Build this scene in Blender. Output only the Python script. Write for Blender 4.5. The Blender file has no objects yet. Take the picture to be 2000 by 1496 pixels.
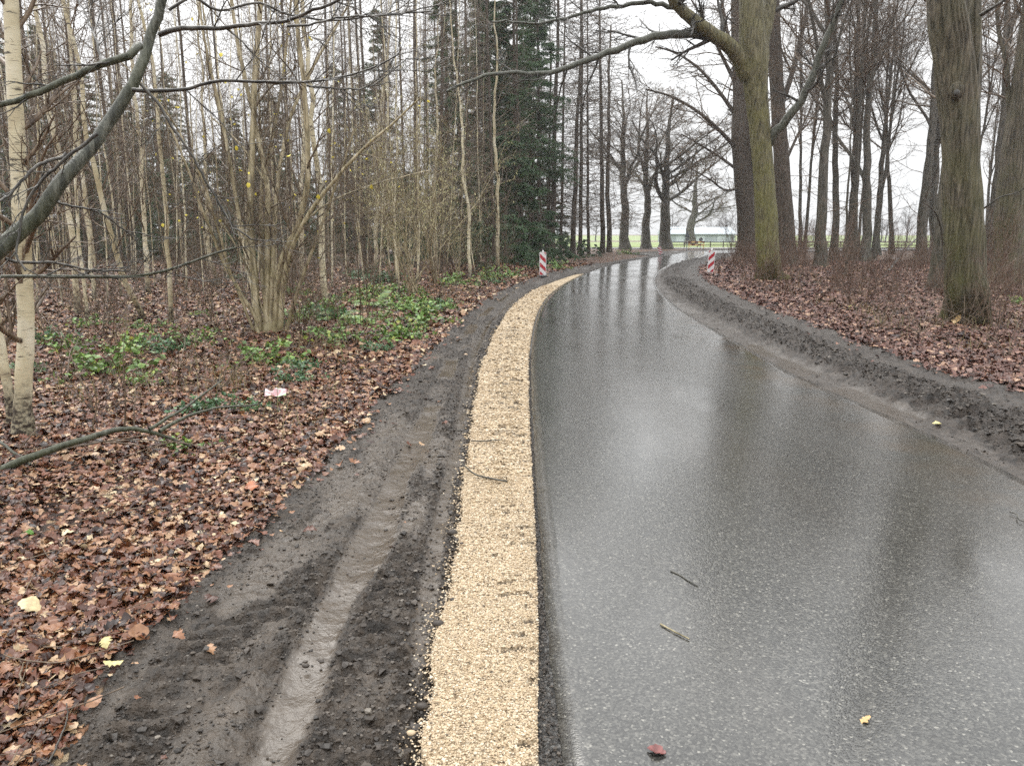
import bpy, math, random
import numpy as np
from mathutils import Vector, Matrix, Quaternion

# ------------------------------------------------------------------ camera, sky, sun, exposure
S = bpy.context.scene
COL = S.collection
F, CU, CV = 1480.0, 1000.0, 748.0          # focal length and centre of the picture in photo pixels
PITCH = math.radians(11.2)
EYE = 1.65
cam = bpy.data.cameras.new("camera")
cam.sensor_fit = 'HORIZONTAL'; cam.sensor_width = 36.0; cam.lens = 36.0 * F / 2000.0
cam.clip_start = 0.05; cam.clip_end = 3000
camo = bpy.data.objects.new("camera", cam); COL.objects.link(camo)
camo.location = (0, 0, EYE); camo.rotation_euler = (math.pi / 2 - PITCH, 0, 0)
S.camera = camo

SUN_EL, SUN_AZ = math.radians(48), math.radians(-35)     # azimuth clockwise from +Y
W = bpy.data.worlds.new("World"); S.world = W; W.use_nodes = True
wt = W.node_tree; wt.nodes.clear()
def wn(t, **k):
    n = wt.nodes.new(t)
    for a, b in k.items(): setattr(n, a, b)
    return n
sky = wn('ShaderNodeTexSky', sky_type='NISHITA', sun_disc=False, sun_elevation=SUN_EL, sun_rotation=SUN_AZ)
sky.air_density = 1.0; sky.dust_density = 4.0
hs = wn('ShaderNodeHueSaturation'); hs.inputs['Saturation'].default_value = 0.12
tc = wn('ShaderNodeTexCoord'); sx = wn('ShaderNodeSeparateXYZ')
mr = wn('ShaderNodeMapRange'); mr.inputs[1].default_value = -0.05; mr.inputs[2].default_value = 0.9
mr.inputs[3].default_value = 9.0; mr.inputs[4].default_value = 30.0
noi = wn('ShaderNodeTexNoise'); noi.inputs['Scale'].default_value = 2.2; noi.inputs['Detail'].default_value = 5
nmr = wn('ShaderNodeMapRange'); nmr.inputs[1].default_value = .3; nmr.inputs[2].default_value = .7
nmr.inputs[3].default_value = .85; nmr.inputs[4].default_value = 1.12
mul = wn('ShaderNodeMath', operation='MULTIPLY')
cloud = wn('ShaderNodeVectorMath', operation='SCALE'); cloud.inputs[0].default_value = (0.985, 0.995, 1.0)
mix = wn('ShaderNodeMix', data_type='RGBA'); mix.inputs['Factor'].default_value = 0.8
bg = wn('ShaderNodeBackground'); bg.inputs['Strength'].default_value = 0.10
wo = wn('ShaderNodeOutputWorld')
L = wt.links.new
L(sky.outputs[0], hs.inputs['Color']); L(tc.outputs['Generated'], sx.inputs[0]); L(sx.outputs['Z'], mr.inputs[0])
L(tc.outputs['Generated'], noi.inputs['Vector']); L(noi.outputs['Fac'], nmr.inputs[0])
L(mr.outputs[0], mul.inputs[0]); L(nmr.outputs[0], mul.inputs[1]); L(mul.outputs[0], cloud.inputs['Scale'])
L(hs.outputs[0], mix.inputs[6]); L(cloud.outputs[0], mix.inputs[7])
L(mix.outputs[2], bg.inputs['Color']); L(bg.outputs[0], wo.inputs['Surface'])
sd = bpy.data.lights.new("sun", 'SUN'); sd.energy = 1.2; sd.angle = math.radians(35); sd.color = (1.0, .96, .9)
so = bpy.data.objects.new("sun", sd); COL.objects.link(so)
_sdir = Vector((math.sin(SUN_AZ) * math.cos(SUN_EL), math.cos(SUN_AZ) * math.cos(SUN_EL), math.sin(SUN_EL)))
so.rotation_euler = _sdir.to_track_quat('Z', 'Y').to_euler(); so.location = (0, 0, 60)
S.view_settings.view_transform = 'Standard'; S.view_settings.look = 'None'
S.view_settings.exposure = 0.25; S.view_settings.gamma = 1.0; S.view_settings.use_curve_mapping = False
S.cycles.use_denoising = False; S.cycles.denoiser = 'OPENIMAGEDENOISE'; S.cycles.denoising_input_passes = 'RGB_ALBEDO_NORMAL'; S.cycles.denoising_prefilter = 'ACCURATE'
S.cycles.max_bounces = 6; S.cycles.diffuse_bounces = 3; S.cycles.glossy_bounces = 3
S.cycles.transmission_bounces = 2; S.cycles.volume_bounces = 0
S.cycles.caustics_reflective = False; S.cycles.caustics_refractive = False
S.cycles.sample_clamp_indirect = 2.0; S.cycles.sample_clamp_direct = 4.0

# ------------------------------------------------------------------ picture <-> place
_f = np.array([0, math.cos(PITCH), -math.sin(PITCH)]); _u = np.array([0, math.sin(PITCH), math.cos(PITCH)])
_r = np.array([1.0, 0, 0]); EYEP = np.array([0, 0, EYE])
def ray(u, v): return _f + (u - CU) / F * _r - (v - CV) / F * _u
def G(u, v, z=0.0):
    d = ray(u, v); return EYEP + d * ((z - EYE) / d[2])
def P(u, v, Y):
    d = ray(u, v); return EYEP + d * (Y / d[1])
def pxm(w, Y): return w * Y / F                    # picture width -> metres at depth Y
def gpoly(pts): return np.array([G(u, v)[:2] for u, v in pts])

# ------------------------------------------------------------------ numpy noise
def _h(ix, iy, s):
    n = (ix * 374761393 + iy * 668265263 + s * 974711) & 0x7fffffff
    n = ((n ^ (n >> 13)) * 1274126177) & 0x7fffffff
    return ((n ^ (n >> 16)) & 0xffff) / 65535.0
def vnoise(x, y, s=0):
    x = np.asarray(x, float); y = np.asarray(y, float)
    ix = np.floor(x).astype(np.int64); iy = np.floor(y).astype(np.int64)
    fx = x - ix; fy = y - iy; fx = fx * fx * (3 - 2 * fx); fy = fy * fy * (3 - 2 * fy)
    a = _h(ix, iy, s); b = _h(ix + 1, iy, s); c = _h(ix, iy + 1, s); d = _h(ix + 1, iy + 1, s)
    return (a + (b - a) * fx) * (1 - fy) + (c + (d - c) * fx) * fy
def fbm(x, y, s=0, o=4, g=.5):
    t = 0; a = 1; n = 0
    for i in range(o):
        t = t + a * vnoise(x * 2 ** i, y * 2 ** i, s + i * 17); n += a; a *= g
    return t / n                                    # 0..1
def sstep(a, b, x):
    t = np.clip((x - a) / (b - a), 0, 1); return t * t * (3 - 2 * t)
def pchip(xk, yk, x):
    xk = np.asarray(xk, float); yk = np.asarray(yk, float)
    h = np.diff(xk); d = np.diff(yk) / h; m = np.zeros(len(xk)); m[0] = d[0]; m[-1] = d[-1]
    for i in range(1, len(xk) - 1):
        if d[i - 1] * d[i] > 0:
            w1 = 2 * h[i] + h[i - 1]; w2 = h[i] + 2 * h[i - 1]
            m[i] = (w1 + w2) / (w1 / d[i - 1] + w2 / d[i])
    x = np.asarray(x, float); i = np.clip(np.searchsorted(xk, x) - 1, 0, len(xk) - 2)
    t = (x - xk[i]) / h[i]; t = np.clip(t, -2, 3)
    return ((1 + 2 * t) * (1 - t) ** 2 * yk[i] + t * (1 - t) ** 2 * h[i] * m[i] + t * t * (3 - 2 * t) * yk[i + 1] + t * t * (t - 1) * h[i] * m[i + 1])
def polydist(x, y, pl):
    best = np.full(x.shape, 1e9)
    for (ax, ay), (bx, by) in zip(pl[:-1], pl[1:]):
        dx, dy = bx - ax, by - ay; t = np.clip(((x - ax) * dx + (y - ay) * dy) / (dx * dx + dy * dy + 1e-9), 0, 1)
        best = np.minimum(best, np.hypot(x - ax - t * dx, y - ay - t * dy))
    return best

# ------------------------------------------------------------------ objects
def thing(name, label, cat, loc=(0, 0, 0), group=None, rot=None, scale=None):
    o = bpy.data.objects.new(name, None); COL.objects.link(o); o.location = loc; o.empty_display_size = .2
    if rot is not None: o.rotation_mode = 'QUATERNION'; o.rotation_quaternion = rot
    if scale is not None: o.scale = scale
    o['label'] = label; o['category'] = cat
    if group: o['group'] = group
    return o
def part(name, me, parent=None, **k):
    o = bpy.data.objects.new(name, me); COL.objects.link(o)
    if parent is not None: o.parent = parent
    for a, b in k.items(): o[a] = b
    return o
def tag(o, label, cat, group=None):
    o['label'] = label; o['category'] = cat
    if group: o['group'] = group
    return o
def mesh(name, v, quads=None, tris=None, mats=(), smooth=True, midx=None):
    me = bpy.data.meshes.new(name)
    v = np.ascontiguousarray(v, np.float32).reshape(-1, 3)
    me.vertices.add(len(v)); me.vertices.foreach_set('co', v.ravel())
    li = []; st = []; tot = []; p = 0
    if quads is not None and len(quads):
        q = np.asarray(quads, np.int32).reshape(-1, 4); li.append(q.ravel()); st.append(p + np.arange(len(q)) * 4); tot.append(np.full(len(q), 4)); p += q.size
    if tris is not None and len(tris):
        q = np.asarray(tris, np.int32).reshape(-1, 3); li.append(q.ravel()); st.append(p + np.arange(len(q)) * 3); tot.append(np.full(len(q), 3)); p += q.size
    li = np.concatenate(li).astype(np.int32); st = np.concatenate(st).astype(np.int32); tot = np.concatenate(tot).astype(np.int32)
    me.loops.add(len(li)); me.loops.foreach_set('vertex_index', li)
    me.polygons.add(len(st)); me.polygons.foreach_set('loop_start', st); me.polygons.foreach_set('loop_total', tot)
    if midx is not None: me.polygons.foreach_set('material_index', np.asarray(midx, np.int32))
    me.polygons.foreach_set('use_smooth', np.full(len(st), smooth))
    for m in mats: me.materials.append(m)
    me.update(calc_edges=True); me.validate()
    return me
def fattr(me, name, arr):
    a = me.attributes.new(name, 'FLOAT', 'POINT'); a.data.foreach_set('value', np.asarray(arr, np.float32).ravel())
def grid_quads(nr, nc, wrap=False):
    r = np.arange(nr - 1)[:, None]; c = np.arange(nc if wrap else nc - 1)[None, :]; c2 = (c + 1) % nc
    return np.stack([r * nc + c, r * nc + c2, (r + 1) * nc + c2, (r + 1) * nc + c], -1).reshape(-1, 4)

# ------------------------------------------------------------------ materials
class MB:
    """small node-tree helper"""
    def __init__(s, name):
        s.m = bpy.data.materials.new(name); s.m.use_nodes = True; s.t = s.m.node_tree; s.t.nodes.clear()
        s.out = s.n('ShaderNodeOutputMaterial'); s.b = s.n('ShaderNodeBsdfPrincipled'); s.l(s.b.outputs[0], s.out.inputs['Surface'])
    def n(s, t, **k):
        n = s.t.nodes.new(t)
        for a, b in k.items(): setattr(n, a, b)
        return n
    def l(s, a, b): s.t.links.new(a, b)
    def put(s, sock, v):
        if hasattr(v, 'is_output'): s.l(v, sock)
        elif isinstance(v, (tuple, list)) and len(v) == 3 and sock.type == 'RGBA': sock.default_value = (*v, 1)
        elif sock.type == 'RGBA' and not isinstance(v, (tuple, list)): sock.default_value = (v, v, v, 1)
        else: sock.default_value = v
    def obj(s): return s.n('ShaderNodeTexCoord').outputs['Object']
    def scale(s, vec, sc):
        n = s.n('ShaderNodeMapping'); s.l(vec, n.inputs[0]); n.inputs['Scale'].default_value = sc; return n.outputs[0]
    def noise(s, vec, sc, det=4, rough=.55, dist=0):
        n = s.n('ShaderNodeTexNoise'); s.l(vec, n.inputs['Vector']); n.inputs['Scale'].default_value = sc
        n.inputs['Detail'].default_value = det; n.inputs['Roughness'].default_value = rough; n.inputs['Distortion'].default_value = dist; return n.outputs['Fac']
    def voro(s, vec, sc, feat='F1', out='Distance', rnd=1.0):
        n = s.n('ShaderNodeTexVoronoi', feature=feat); s.l(vec, n.inputs['Vector']); n.inputs['Scale'].default_value = sc; n.inputs['Randomness'].default_value = rnd; return n.outputs[out]
    def ramp(s, fac, stops, interp='LINEAR'):
        n = s.n('ShaderNodeValToRGB'); s.l(fac, n.inputs[0]); cr = n.color_ramp; cr.interpolation = interp
        while len(cr.elements) < len(stops): cr.elements.new(.5)
        for e, (p, c) in zip(cr.elements, stops):
            e.position = p; e.color = (c, c, c, 1) if not isinstance(c, tuple) else (*c, 1)
        return n.outputs[0]
    def mr(s, v, a, b, c, d):
        n = s.n('ShaderNodeMapRange'); s.put(n.inputs[0], v)
        for i, x in enumerate((a, b, c, d)): n.inputs[i + 1].default_value = x
        return n.outputs[0]
    def mix(s, f, a, b, mode='MIX'):
        n = s.n('ShaderNodeMix', data_type='RGBA', blend_type=mode); s.put(n.inputs['Factor'], f); s.put(n.inputs[6], a); s.put(n.inputs[7], b); return n.outputs[2]
    def math(s, op, a, b=0.0, clamp=False):
        n = s.n('ShaderNodeMath', operation=op, use_clamp=clamp); s.put(n.inputs[0], a); s.put(n.inputs[1], b); return n.outputs[0]
    def attr(s, name): return s.n('ShaderNodeAttribute', attribute_name=name).outputs['Fac']
    def island(s): return s.n('ShaderNodeNewGeometry').outputs['Random Per Island']
    def rnd(s): return s.n('ShaderNodeObjectInfo').outputs['Random']
    def bump(s, h, st=.5, d=.01, prev=None):
        n = s.n('ShaderNodeBump'); s.put(n.inputs['Strength'], st); n.inputs['Distance'].default_value = d; s.l(h, n.inputs['Height'])
        if prev is not None: s.l(prev, n.inputs['Normal'])
        return n.outputs[0]
    def done(s, col, rough=.6, norm=None, spec=.5, coat=0, coat_r=.1, metal=0):
        s.put(s.b.inputs['Base Color'], col); s.put(s.b.inputs['Roughness'], rough); s.put(s.b.inputs['Specular IOR Level'], spec)
        s.put(s.b.inputs['Coat Weight'], coat); s.put(s.b.inputs['Coat Roughness'], coat_r); s.put(s.b.inputs['Metallic'], metal)
        if norm is not None: s.l(norm, s.b.inputs['Normal'])
        return s.m
M = {}
def simple(name, col, rough=.6, spec=.5, var=.15, sc=8):
    k = MB(name); o = k.obj(); n = k.noise(o, sc)
    c = k.mix(k.mr(n, .3, .7, 0, 1), tuple(x * (1 - var) for x in col), tuple(min(1, x * (1 + var)) for x in col))
    return k.done(c, rough, spec=spec)

# wet asphalt
k = MB('wet_asphalt'); o = k.obj()
cell = k.n('ShaderNodeTexVoronoi'); k.l(o, cell.inputs['Vector']); cell.inputs['Scale'].default_value = 125
cr = k.n('ShaderNodeSeparateColor'); k.l(cell.outputs['Color'], cr.inputs[0])
chip = k.ramp(cr.outputs[0], [(0, (.012, .012, .0112)), (.5, (.037, .037, .0335)), (.86, (.074, .072, .064)), (.975, (.12, .116, .102)), (1, (.24, .23, .20))])
big = k.noise(o, .55, 4); stain = k.noise(k.scale(o, (1.3, .28, 1)), 1.0, 4)
col = k.mix(k.mr(stain, .35, .7, 0, .55), chip, k.mix(.5, chip, (.06, .052, .042)))
edge = k.attr('edge')
col = k.mix(k.math('MULTIPLY', edge, k.mr(k.noise(o, 1.7, 4), .40, .62, 0, .55)), col, (.075, .052, .031))
puddle = k.mr(k.noise(k.scale(o, (1.2, .5, 1)), .8, 3), .35, .70, 0, 1)
h1 = k.math('SUBTRACT', 1.0, cell.outputs['Distance']); h2 = k.noise(o, 330, 2)
rough = k.mix(puddle, .36, .25)
nb = k.bump(h2, .12, .002, k.bump(h1, k.math('SUBTRACT', .55, k.math('MULTIPLY', puddle, .3)), .003))
M['asphalt'] = k.done(col, rough, nb, .15, coat=k.math('ADD', .8, k.math('MULTIPLY', puddle, .2)), coat_r=k.math('SUBTRACT', .135, k.math('MULTIPLY', puddle, .055)))
k.b.inputs['Coat IOR'].default_value = 1.6
k.l(k.bump(h1, k.math('SUBTRACT', .15, k.math('MULTIPLY', puddle, .12)), .003), k.b.inputs['Coat Normal'])

# crumbled edge of the old asphalt
k = MB('asphalt_edge'); o = k.obj(); c = k.noise(o, 60, 4); v = k.voro(o, 110)
col = k.ramp(c, [(.34, (.010, .009, .008)), (.5, (.04, .038, .035)), (.66, (.16, .155, .145))])
M['edge'] = k.done(col, .45, k.bump(k.math('ADD', v, c), .9, .008), .5)

# yellow crushed gravel
k = MB('gravel_bed'); o = k.obj(); v = k.n('ShaderNodeTexVoronoi'); k.l(o, v.inputs['Vector']); v.inputs['Scale'].default_value = 105
sc_ = k.n('ShaderNodeSeparateColor'); k.l(v.outputs['Color'], sc_.inputs[0])
col = k.ramp(sc_.outputs[0], [(0, (.24, .17, .10)), (.35, (.44, .335, .21)), (.75, (.57, .455, .30)), (1, (.66, .58, .44))])
dirt = k.attr('dirt')
dn = k.math('MULTIPLY', dirt, k.mr(k.noise(o, 45, 3), .3, .5, .3, 1))
col = k.mix(k.mr(v.outputs['Distance'], .5, .95, 0, .8), col, (.16, .095, .045))
col = k.mix(dn, col, (.035, .024, .015))
M['gravel'] = k.done(col, .6, k.bump(k.math('SUBTRACT', 1.0, v.outputs['Distance']), .8, .008), .35)
k = MB('gravel_stone'); i = k.island()
col = k.ramp(i, [(0, (.06, .044, .029)), (.09, (.24, .175, .108)), (.3, (.41, .31, .195)), (.7, (.495, .39, .26)), (1, (.61, .53, .41))])
M['pebble'] = k.done(col, .5, spec=.4)

# wet mud
def mudmat(name, dark, mid, pale, wet):
    k = MB(name); o = k.obj(); sm = k.attr('smooth')
    n = k.noise(o, 16, 6, .65); n2 = k.noise(o, 2.2, 4); n3 = k.noise(o, 95, 3); v = k.voro(o, 48)
    col = k.ramp(n, [(.38, dark), (.5, mid), (.63, tuple(a * 1.7 for a in mid))])
    col = k.mix(k.mr(n3, .6, .75, 0, .45), col, tuple(a * 2.4 for a in mid))
    col = k.mix(k.mr(n2, .4, .65, 0, .35), col, pale)
    col = k.mix(sm, col, k.mix(k.mr(n, .35, .65, 0, 1), pale, tuple(a * 1.25 for a in pale)))
    rough = k.math('SUBTRACT', k.mr(n2, .3, .7, .62, .42), k.math('MULTIPLY', sm, wet))
    st = k.math('SUBTRACT', 1.0, k.math('MULTIPLY', sm, .8))
    nb = k.bump(k.math('ADD', n, k.math('MULTIPLY', n3, .5)), st, .022, k.bump(v, k.math('MULTIPLY', st, .6), .012))
    return k.done(col, rough, nb, .5)
M['mud'] = mudmat('wet_mud', (.010, .007, .0045), (.034, .0245, .0165), (.064, .050, .037), .32)
M['mud_right'] = mudmat('churned_mud', (.009, .0064, .0045), (.028, .020, .0145), (.062, .051, .041), .32)
k = MB('mud_clod'); i = k.island(); o = k.obj()
M['clod'] = k.done(k.ramp(i, [(0, (.012, .0085, .0055)), (.65, (.036, .026, .018)), (.95, (.075, .06, .046)), (1, (.16, .14, .115))]), .5, k.bump(k.noise(o, 120, 3), .5, .004), .5)

# forest floor under the leaves
k = MB('leaf_mould'); o = k.obj()
v = k.n('ShaderNodeTexVoronoi'); k.l(k.scale(o, (1, 1, .3)), v.inputs['Vector']); v.inputs['Scale'].default_value = 17
s2 = k.n('ShaderNodeSeparateColor'); k.l(v.outputs['Color'], s2.inputs[0])
n = k.noise(o, 30, 5, .7)
LEAFRAMP = [(0, (.016, .007, .005)), (.22, (.055, .020, .011)), (.42, (.17, .056, .024)), (.56, (.115, .050, .033)), (.70, (.24, .10, .043)), (.84, (.32, .17, .088)), (.95, (.47, .32, .185)), (1, (.66, .54, .35))]
col = k.mix(k.mr(v.outputs['Distance'], .35, .8, 0, .9), k.ramp(s2.outputs[0], LEAFRAMP), (.022, .013, .009))
col = k.mix(k.mr(n, .45, .7, 0, .6), col, (.03, .017, .011))
moss = k.math('MULTIPLY', k.mr(k.noise(o, .35, 4), .55, .72, 0, .55), k.mr(k.noise(o, 6, 4), .45, .6, 0, 1))
col = k.mix(moss, col, (.06, .075, .02))
M['floor'] = k.done(col, .55, k.bump(k.math('ADD', s2.outputs[1], n), .9, .04), .4)
def leafmat(name, stops, rough=.32, spec=.45):
    k = MB(name); i = k.island(); o = k.obj(); n = k.noise(o, 60, 3)
    c = k.ramp(i, stops); c = k.mix(k.mr(n, .35, .65, 0, .45), c, k.mix(1.0, c, (.5, .42, .36), 'MULTIPLY'))
    return k.done(c, rough, k.bump(n, .4, .004), spec)
M['leaf'] = leafmat('dead_leaf', LEAFRAMP)
M['leaf_right'] = leafmat('dead_leaf_wet', [(0, (.022, .010, .008)), (.25, (.085, .034, .025)), (.5, (.165, .075, .055)), (.7, (.125, .066, .053)), (.88, (.27, .14, .095)), (1, (.44, .29, .19))], .38, .45)
k = MB('hazed_meadow_grass'); o = k.obj(); n = k.noise(o, .12, 5); n2 = k.noise(o, 2.5, 4)
M['meadow'] = k.done(k.mix(k.mr(n2, .3, .7, 0, .6), k.ramp(n, [(.3, (.20, .25, .085)), (.7, (.26, .31, .12))]), (.12, .17, .04)), .8, k.bump(n2, .5, .1))  # greens dulled so part of the far haze sits in the colour
k = MB('pale_farm_road'); o = k.obj(); n = k.noise(o, 1.2, 4)
M['farm_road'] = k.done(k.ramp(n, [(.3, (.16, .15, .14)), (.7, (.27, .25, .23))]), .3, k.bump(n, .2, .02))

# bark kinds
def bark(name, dark, mid, light, green, gamt, sc=1.0, bst=.8, rough=.6, gz=2.5, zst=.16):
    k = MB(name); o = k.obj(); vs = k.scale(o, (1, 1, zst))
    n = k.noise(vs, 14 * sc, 6, .65, .6); n2 = k.noise(o, 2.2, 4); n3 = k.noise(vs, 60 * sc, 3)
    col = k.ramp(n, [(.37, dark), (.5, mid), (.64, light)])
    z = k.n('ShaderNodeSeparateXYZ'); k.l(o, z.inputs[0])
    gf = k.math('MULTIPLY', k.math('MULTIPLY', k.mr(n2, .36, .62, .15, 1), k.mr(z.outputs['Z'], 0, gz, 1, .35)), gamt)
    col = k.mix(gf, col, k.mix(k.mr(n, .3, .7, 0, 1), tuple(a * .45 for a in green), green))
    col = k.mix(k.mr(k.rnd(), 0, 1, 0, .3), col, k.mix(1.0, col, (.55, .5, .45), 'MULTIPLY'))
    return k.done(col, rough, k.bump(k.math('ADD', n, k.math('MULTIPLY', n3, .4)), bst, .03), .4)
M['beech'] = bark('beech_bark', (.032, .026, .015), (.115, .098, .052), (.21, .185, .115), (.20, .192, .05), 1.0, 1.3, .9, .55, 7)
M['oak'] = bark('furrowed_bark', (.017, .013, .009), (.088, .071, .051), (.19, .158, .118), (.12, .12, .038), .95, 1.9, 1.0, .6, 4.0, .07)
M['wood'] = bark('grey_bark', (.030, .026, .020), (.088, .076, .062), (.16, .142, .118), (.075, .08, .035), .55, 1.2, .7, .6, 6)
M['far_wood'] = bark('far_bark', (.035, .03, .026), (.075, .066, .056), (.12, .108, .094), (.06, .06, .04), .4, 1, .4)
M['pole'] = bark('conifer_bark', (.030, .021, .015), (.085, .062, .046), (.15, .115, .088), (.06, .065, .03), .5, 1.4, .8)
M['smooth_bark'] = bark('smooth_green_bark', (.022, .023, .017), (.070, .072, .055), (.17, .17, .14), (.065, .075, .03), .7, 2.6, .5, .32, 9)
M['hazel'] = bark('hazel_bark', (.13, .10, .058), (.35, .29, .175), (.55, .475, .33), (.20, .19, .07), .4, 1.2, .3, .45, 5)
M['twig'] = bark('twig_bark', (.05, .032, .02), (.135, .093, .06), (.24, .18, .125), (.07, .06, .03), .2, 1, .2, .4)
M['hazel_twig'] = bark('hazel_twig_bark', (.05, .036, .024), (.14, .105, .07), (.26, .205, .145), (.10, .09, .03), .2, 1, .2, .4)
M['twig_red'] = bark('brush_bark', (.045, .026, .018), (.13, .074, .05), (.22, .145, .10), (.09, .07, .03), .2, 1, .2, .5)
M['twig_dark'] = bark('wet_twig', (.016, .014, .012), (.048, .043, .037), (.115, .105, .09), (.055, .06, .03), .35, 1, .3, .3)
k = MB('birch_bark'); o = k.obj(); n = k.noise(k.scale(o, (1, 1, 4.5)), 5.5, 4, .6); n2 = k.noise(o, 3, 3); n3 = k.noise(k.scale(o, (.6, .6, 9)), 14, 3)
col = k.ramp(n2, [(.3, (.46, .39, .25)), (.5, (.66, .60, .43)), (.68, (.78, .74, .61))])
col = k.mix(k.mr(n3, .62, .7, 0, .75), col, (.09, .06, .04)); col = k.mix(k.mr(n, .60, .66, 0, .92), col, (.045, .034, .026))
zz = k.n('ShaderNodeSeparateXYZ'); k.l(o, zz.inputs[0])
basez = k.math('MULTIPLY', k.mr(k.math('ADD', zz.outputs['Z'], k.math('MULTIPLY', k.noise(o, 16, 4), .5)), .5, .75, 1, 0), k.mr(k.noise(o, 26, 3), .38, .55, .45, 1))
col = k.mix(basez, col, (.04, .03, .022))
col = k.mix(k.mr(k.rnd(), 0, 1, 0, .6), col, k.mix(1.0, col, (.56, .51, .39), 'MULTIPLY'))
M['birch'] = k.done(col, .5, k.bump(n3, .3, .006), .4)
k = MB('needles'); i = k.island(); r = k.rnd()
M['needle'] = k.done(k.mix(k.mr(r, 0, 1, 0, .6), k.ramp(i, [(0, (.04, .085, .042)), (.6, (.08, .15, .068)), (1, (.14, .23, .10))]), (.055, .08, .04)), .5)
k_t = k.n('ShaderNodeBsdfTranslucent'); k_t.inputs[0].default_value = (.07, .13, .05, 1); k_m = k.n('ShaderNodeMixShader'); k_m.inputs[0].default_value = .35
k.l(k.b.outputs[0], k_m.inputs[1]); k.l(k_t.outputs[0], k_m.inputs[2]); k.l(k_m.outputs[0], k.out.inputs['Surface'])
k = MB('bramble_leaf'); i = k.island()
M['green'] = k.done(k.ramp(i, [(0, (.05, .10, .025)), (.5, (.13, .225, .05)), (.85, (.19, .33, .07)), (1, (.42, .43, .09))]), .35, spec=.5)
k = MB('ivy_leaf'); i = k.island()
M['ivy'] = k.done(k.ramp(i, [(0, (.03, .075, .032)), (.6, (.07, .16, .065)), (1, (.13, .23, .09))]), .3, spec=.5)
k = MB('dry_grass'); i = k.island()
M['dry'] = k.done(k.ramp(i, [(0, (.12, .08, .035)), (.5, (.25, .18, .08)), (1, (.19, .20, .07))]), .6)
k = MB('catkin'); i = k.island()
M['catkin'] = k.done(k.ramp(i, [(0, (.20, .18, .08)), (.5, (.38, .35, .17)), (1, (.52, .48, .26))]), .6)
k = MB('brown_oak_leaf'); i = k.island()
M['oakleaf'] = k.done(k.ramp(i, [(0, (.10, .055, .03)), (1, (.24, .14, .07))]), .6)
M['yellow'] = simple('yellow_leaf', (.62, .52, .07), .5, .4, .2, 40)
M['white'] = simple('white_sheeting', (.72, .70, .70), .35, .5, .08, 6)
M['red'] = simple('red_sheeting', (.42, .018, .03), .35, .5, .12, 9)
M['black'] = simple('black_rubber', (.025, .025, .025), .7)
M['steel'] = simple('grey_metal', (.30, .31, .32), .4, .5, .1)
M['sign_back'] = simple('sign_back_metal', (.13, .14, .15), .5)
M['wood_rail'] = simple('weathered_rail', (.10, .085, .065), .7)
M['amber'] = simple('cream_yellow_board', (.72, .50, .20), .45)
M['rust'] = simple('rust_red_board', (.17, .055, .03), .5)

# ------------------------------------------------------------------ plan of the road, in metres (x as a function of y)
road_l = gpoly([(1100, 1496), (1068, 1250), (1052, 1050), (1040, 850), (1036, 720), (1044, 640), (1064, 590), (1100, 558), (1150, 532), (1220, 512), (1300, 500), (1360, 491)])
road_r = gpoly([(2000, 937), (1850, 863), (1700, 797), (1560, 735), (1440, 668), (1350, 618), (1300, 580), (1280, 552), (1285, 535), (1310, 518), (1360, 505), (1420, 496)])
leaf_l = gpoly([(110, 1480), (205, 1310), (300, 1225), (400, 1130), (480, 1050), (540, 985), (640, 890), (720, 800), (780, 740), (850, 675), (920, 610), (1000, 562), (1060, 540), (1140, 521), (1270, 501)])
grav_l = gpoly([(820, 1496), (850, 1300), (885, 1120), (905, 960), (920, 860), (935, 740), (955, 680), (985, 620), (1030, 575), (1080, 552), (1128, 536)])
grav_r = gpoly([(1050, 1496), (1050, 1250), (1045, 1050), (1036, 880), (1032, 720), (1041, 640), (1061, 590), (1096, 559), (1140, 535)])
berm_i = gpoly([(2000, 890), (1900, 835), (1800, 790), (1700, 745), (1600, 705), (1500, 660), (1420, 625), (1350, 590), (1310, 560), (1300, 540)])
berm_o = gpoly([(2000, 800), (1900, 770), (1800, 735), (1700, 700), (1600, 655), (1500, 620), (1430, 590), (1380, 565), (1350, 545)])
leaf_r = gpoly([(2000, 765), (1900, 745), (1800, 712), (1700, 678), (1600, 640), (1500, 605), (1440, 580), (1400, 562), (1372, 540)])
def curve(c, back, far):
    y = np.concatenate([[b[1] for b in back], c[:, 1], [b[1] for b in far]]); x = np.concatenate([[b[0] for b in back], c[:, 0], [b[0] for b in far]])
    i = np.argsort(y); return lambda q: pchip(y[i], x[i], q)
_RL = curve(road_l, [(.35, -6), (.22, 0)], [(21, 75.5), (34, 80), (62, 86), (110, 92)])
_RR = curve(road_r, [(3.7, -6), (3.55, 0)], [(26, 66.5), (40, 72), (66, 78), (112, 84)])
XRL = lambda y: _RL(y)
XRR = lambda y: np.maximum(_RR(y), _RL(y) + 2.0)
_GR = curve(grav_r, [(.20, -6), (.12, 0)], [])
XGR = lambda y: np.where(y < 31, np.minimum(_GR(np.minimum(y, 31)), XRL(y) - .012), XRL(y) - .03)
_GL = curve(grav_l, [(-.35, -6), (-.31, 0)], [])
XGL = lambda y: np.where(y < 30.5, np.minimum(_GL(np.minimum(y, 30.5)), XGR(y) - .01), XGR(y) - .03)
_LL = curve(leaf_l, [(-1.75, -6), (-1.55, 0)], [(9.3, 60), (17, 72), (31, 78), (60, 85)])
XLL = lambda y: np.minimum(_LL(y), XGL(y) - .5)
_BI = curve(berm_i, [(3.95, -6), (3.82, 0)], [])
XBI = lambda y: np.where(y < 28.5, np.maximum(_BI(np.minimum(y, 28.5)), XRR(y) + .12), XRR(y) + .3)
_BO = curve(berm_o, [(4.8, -6), (4.65, 0)], [])
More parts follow.
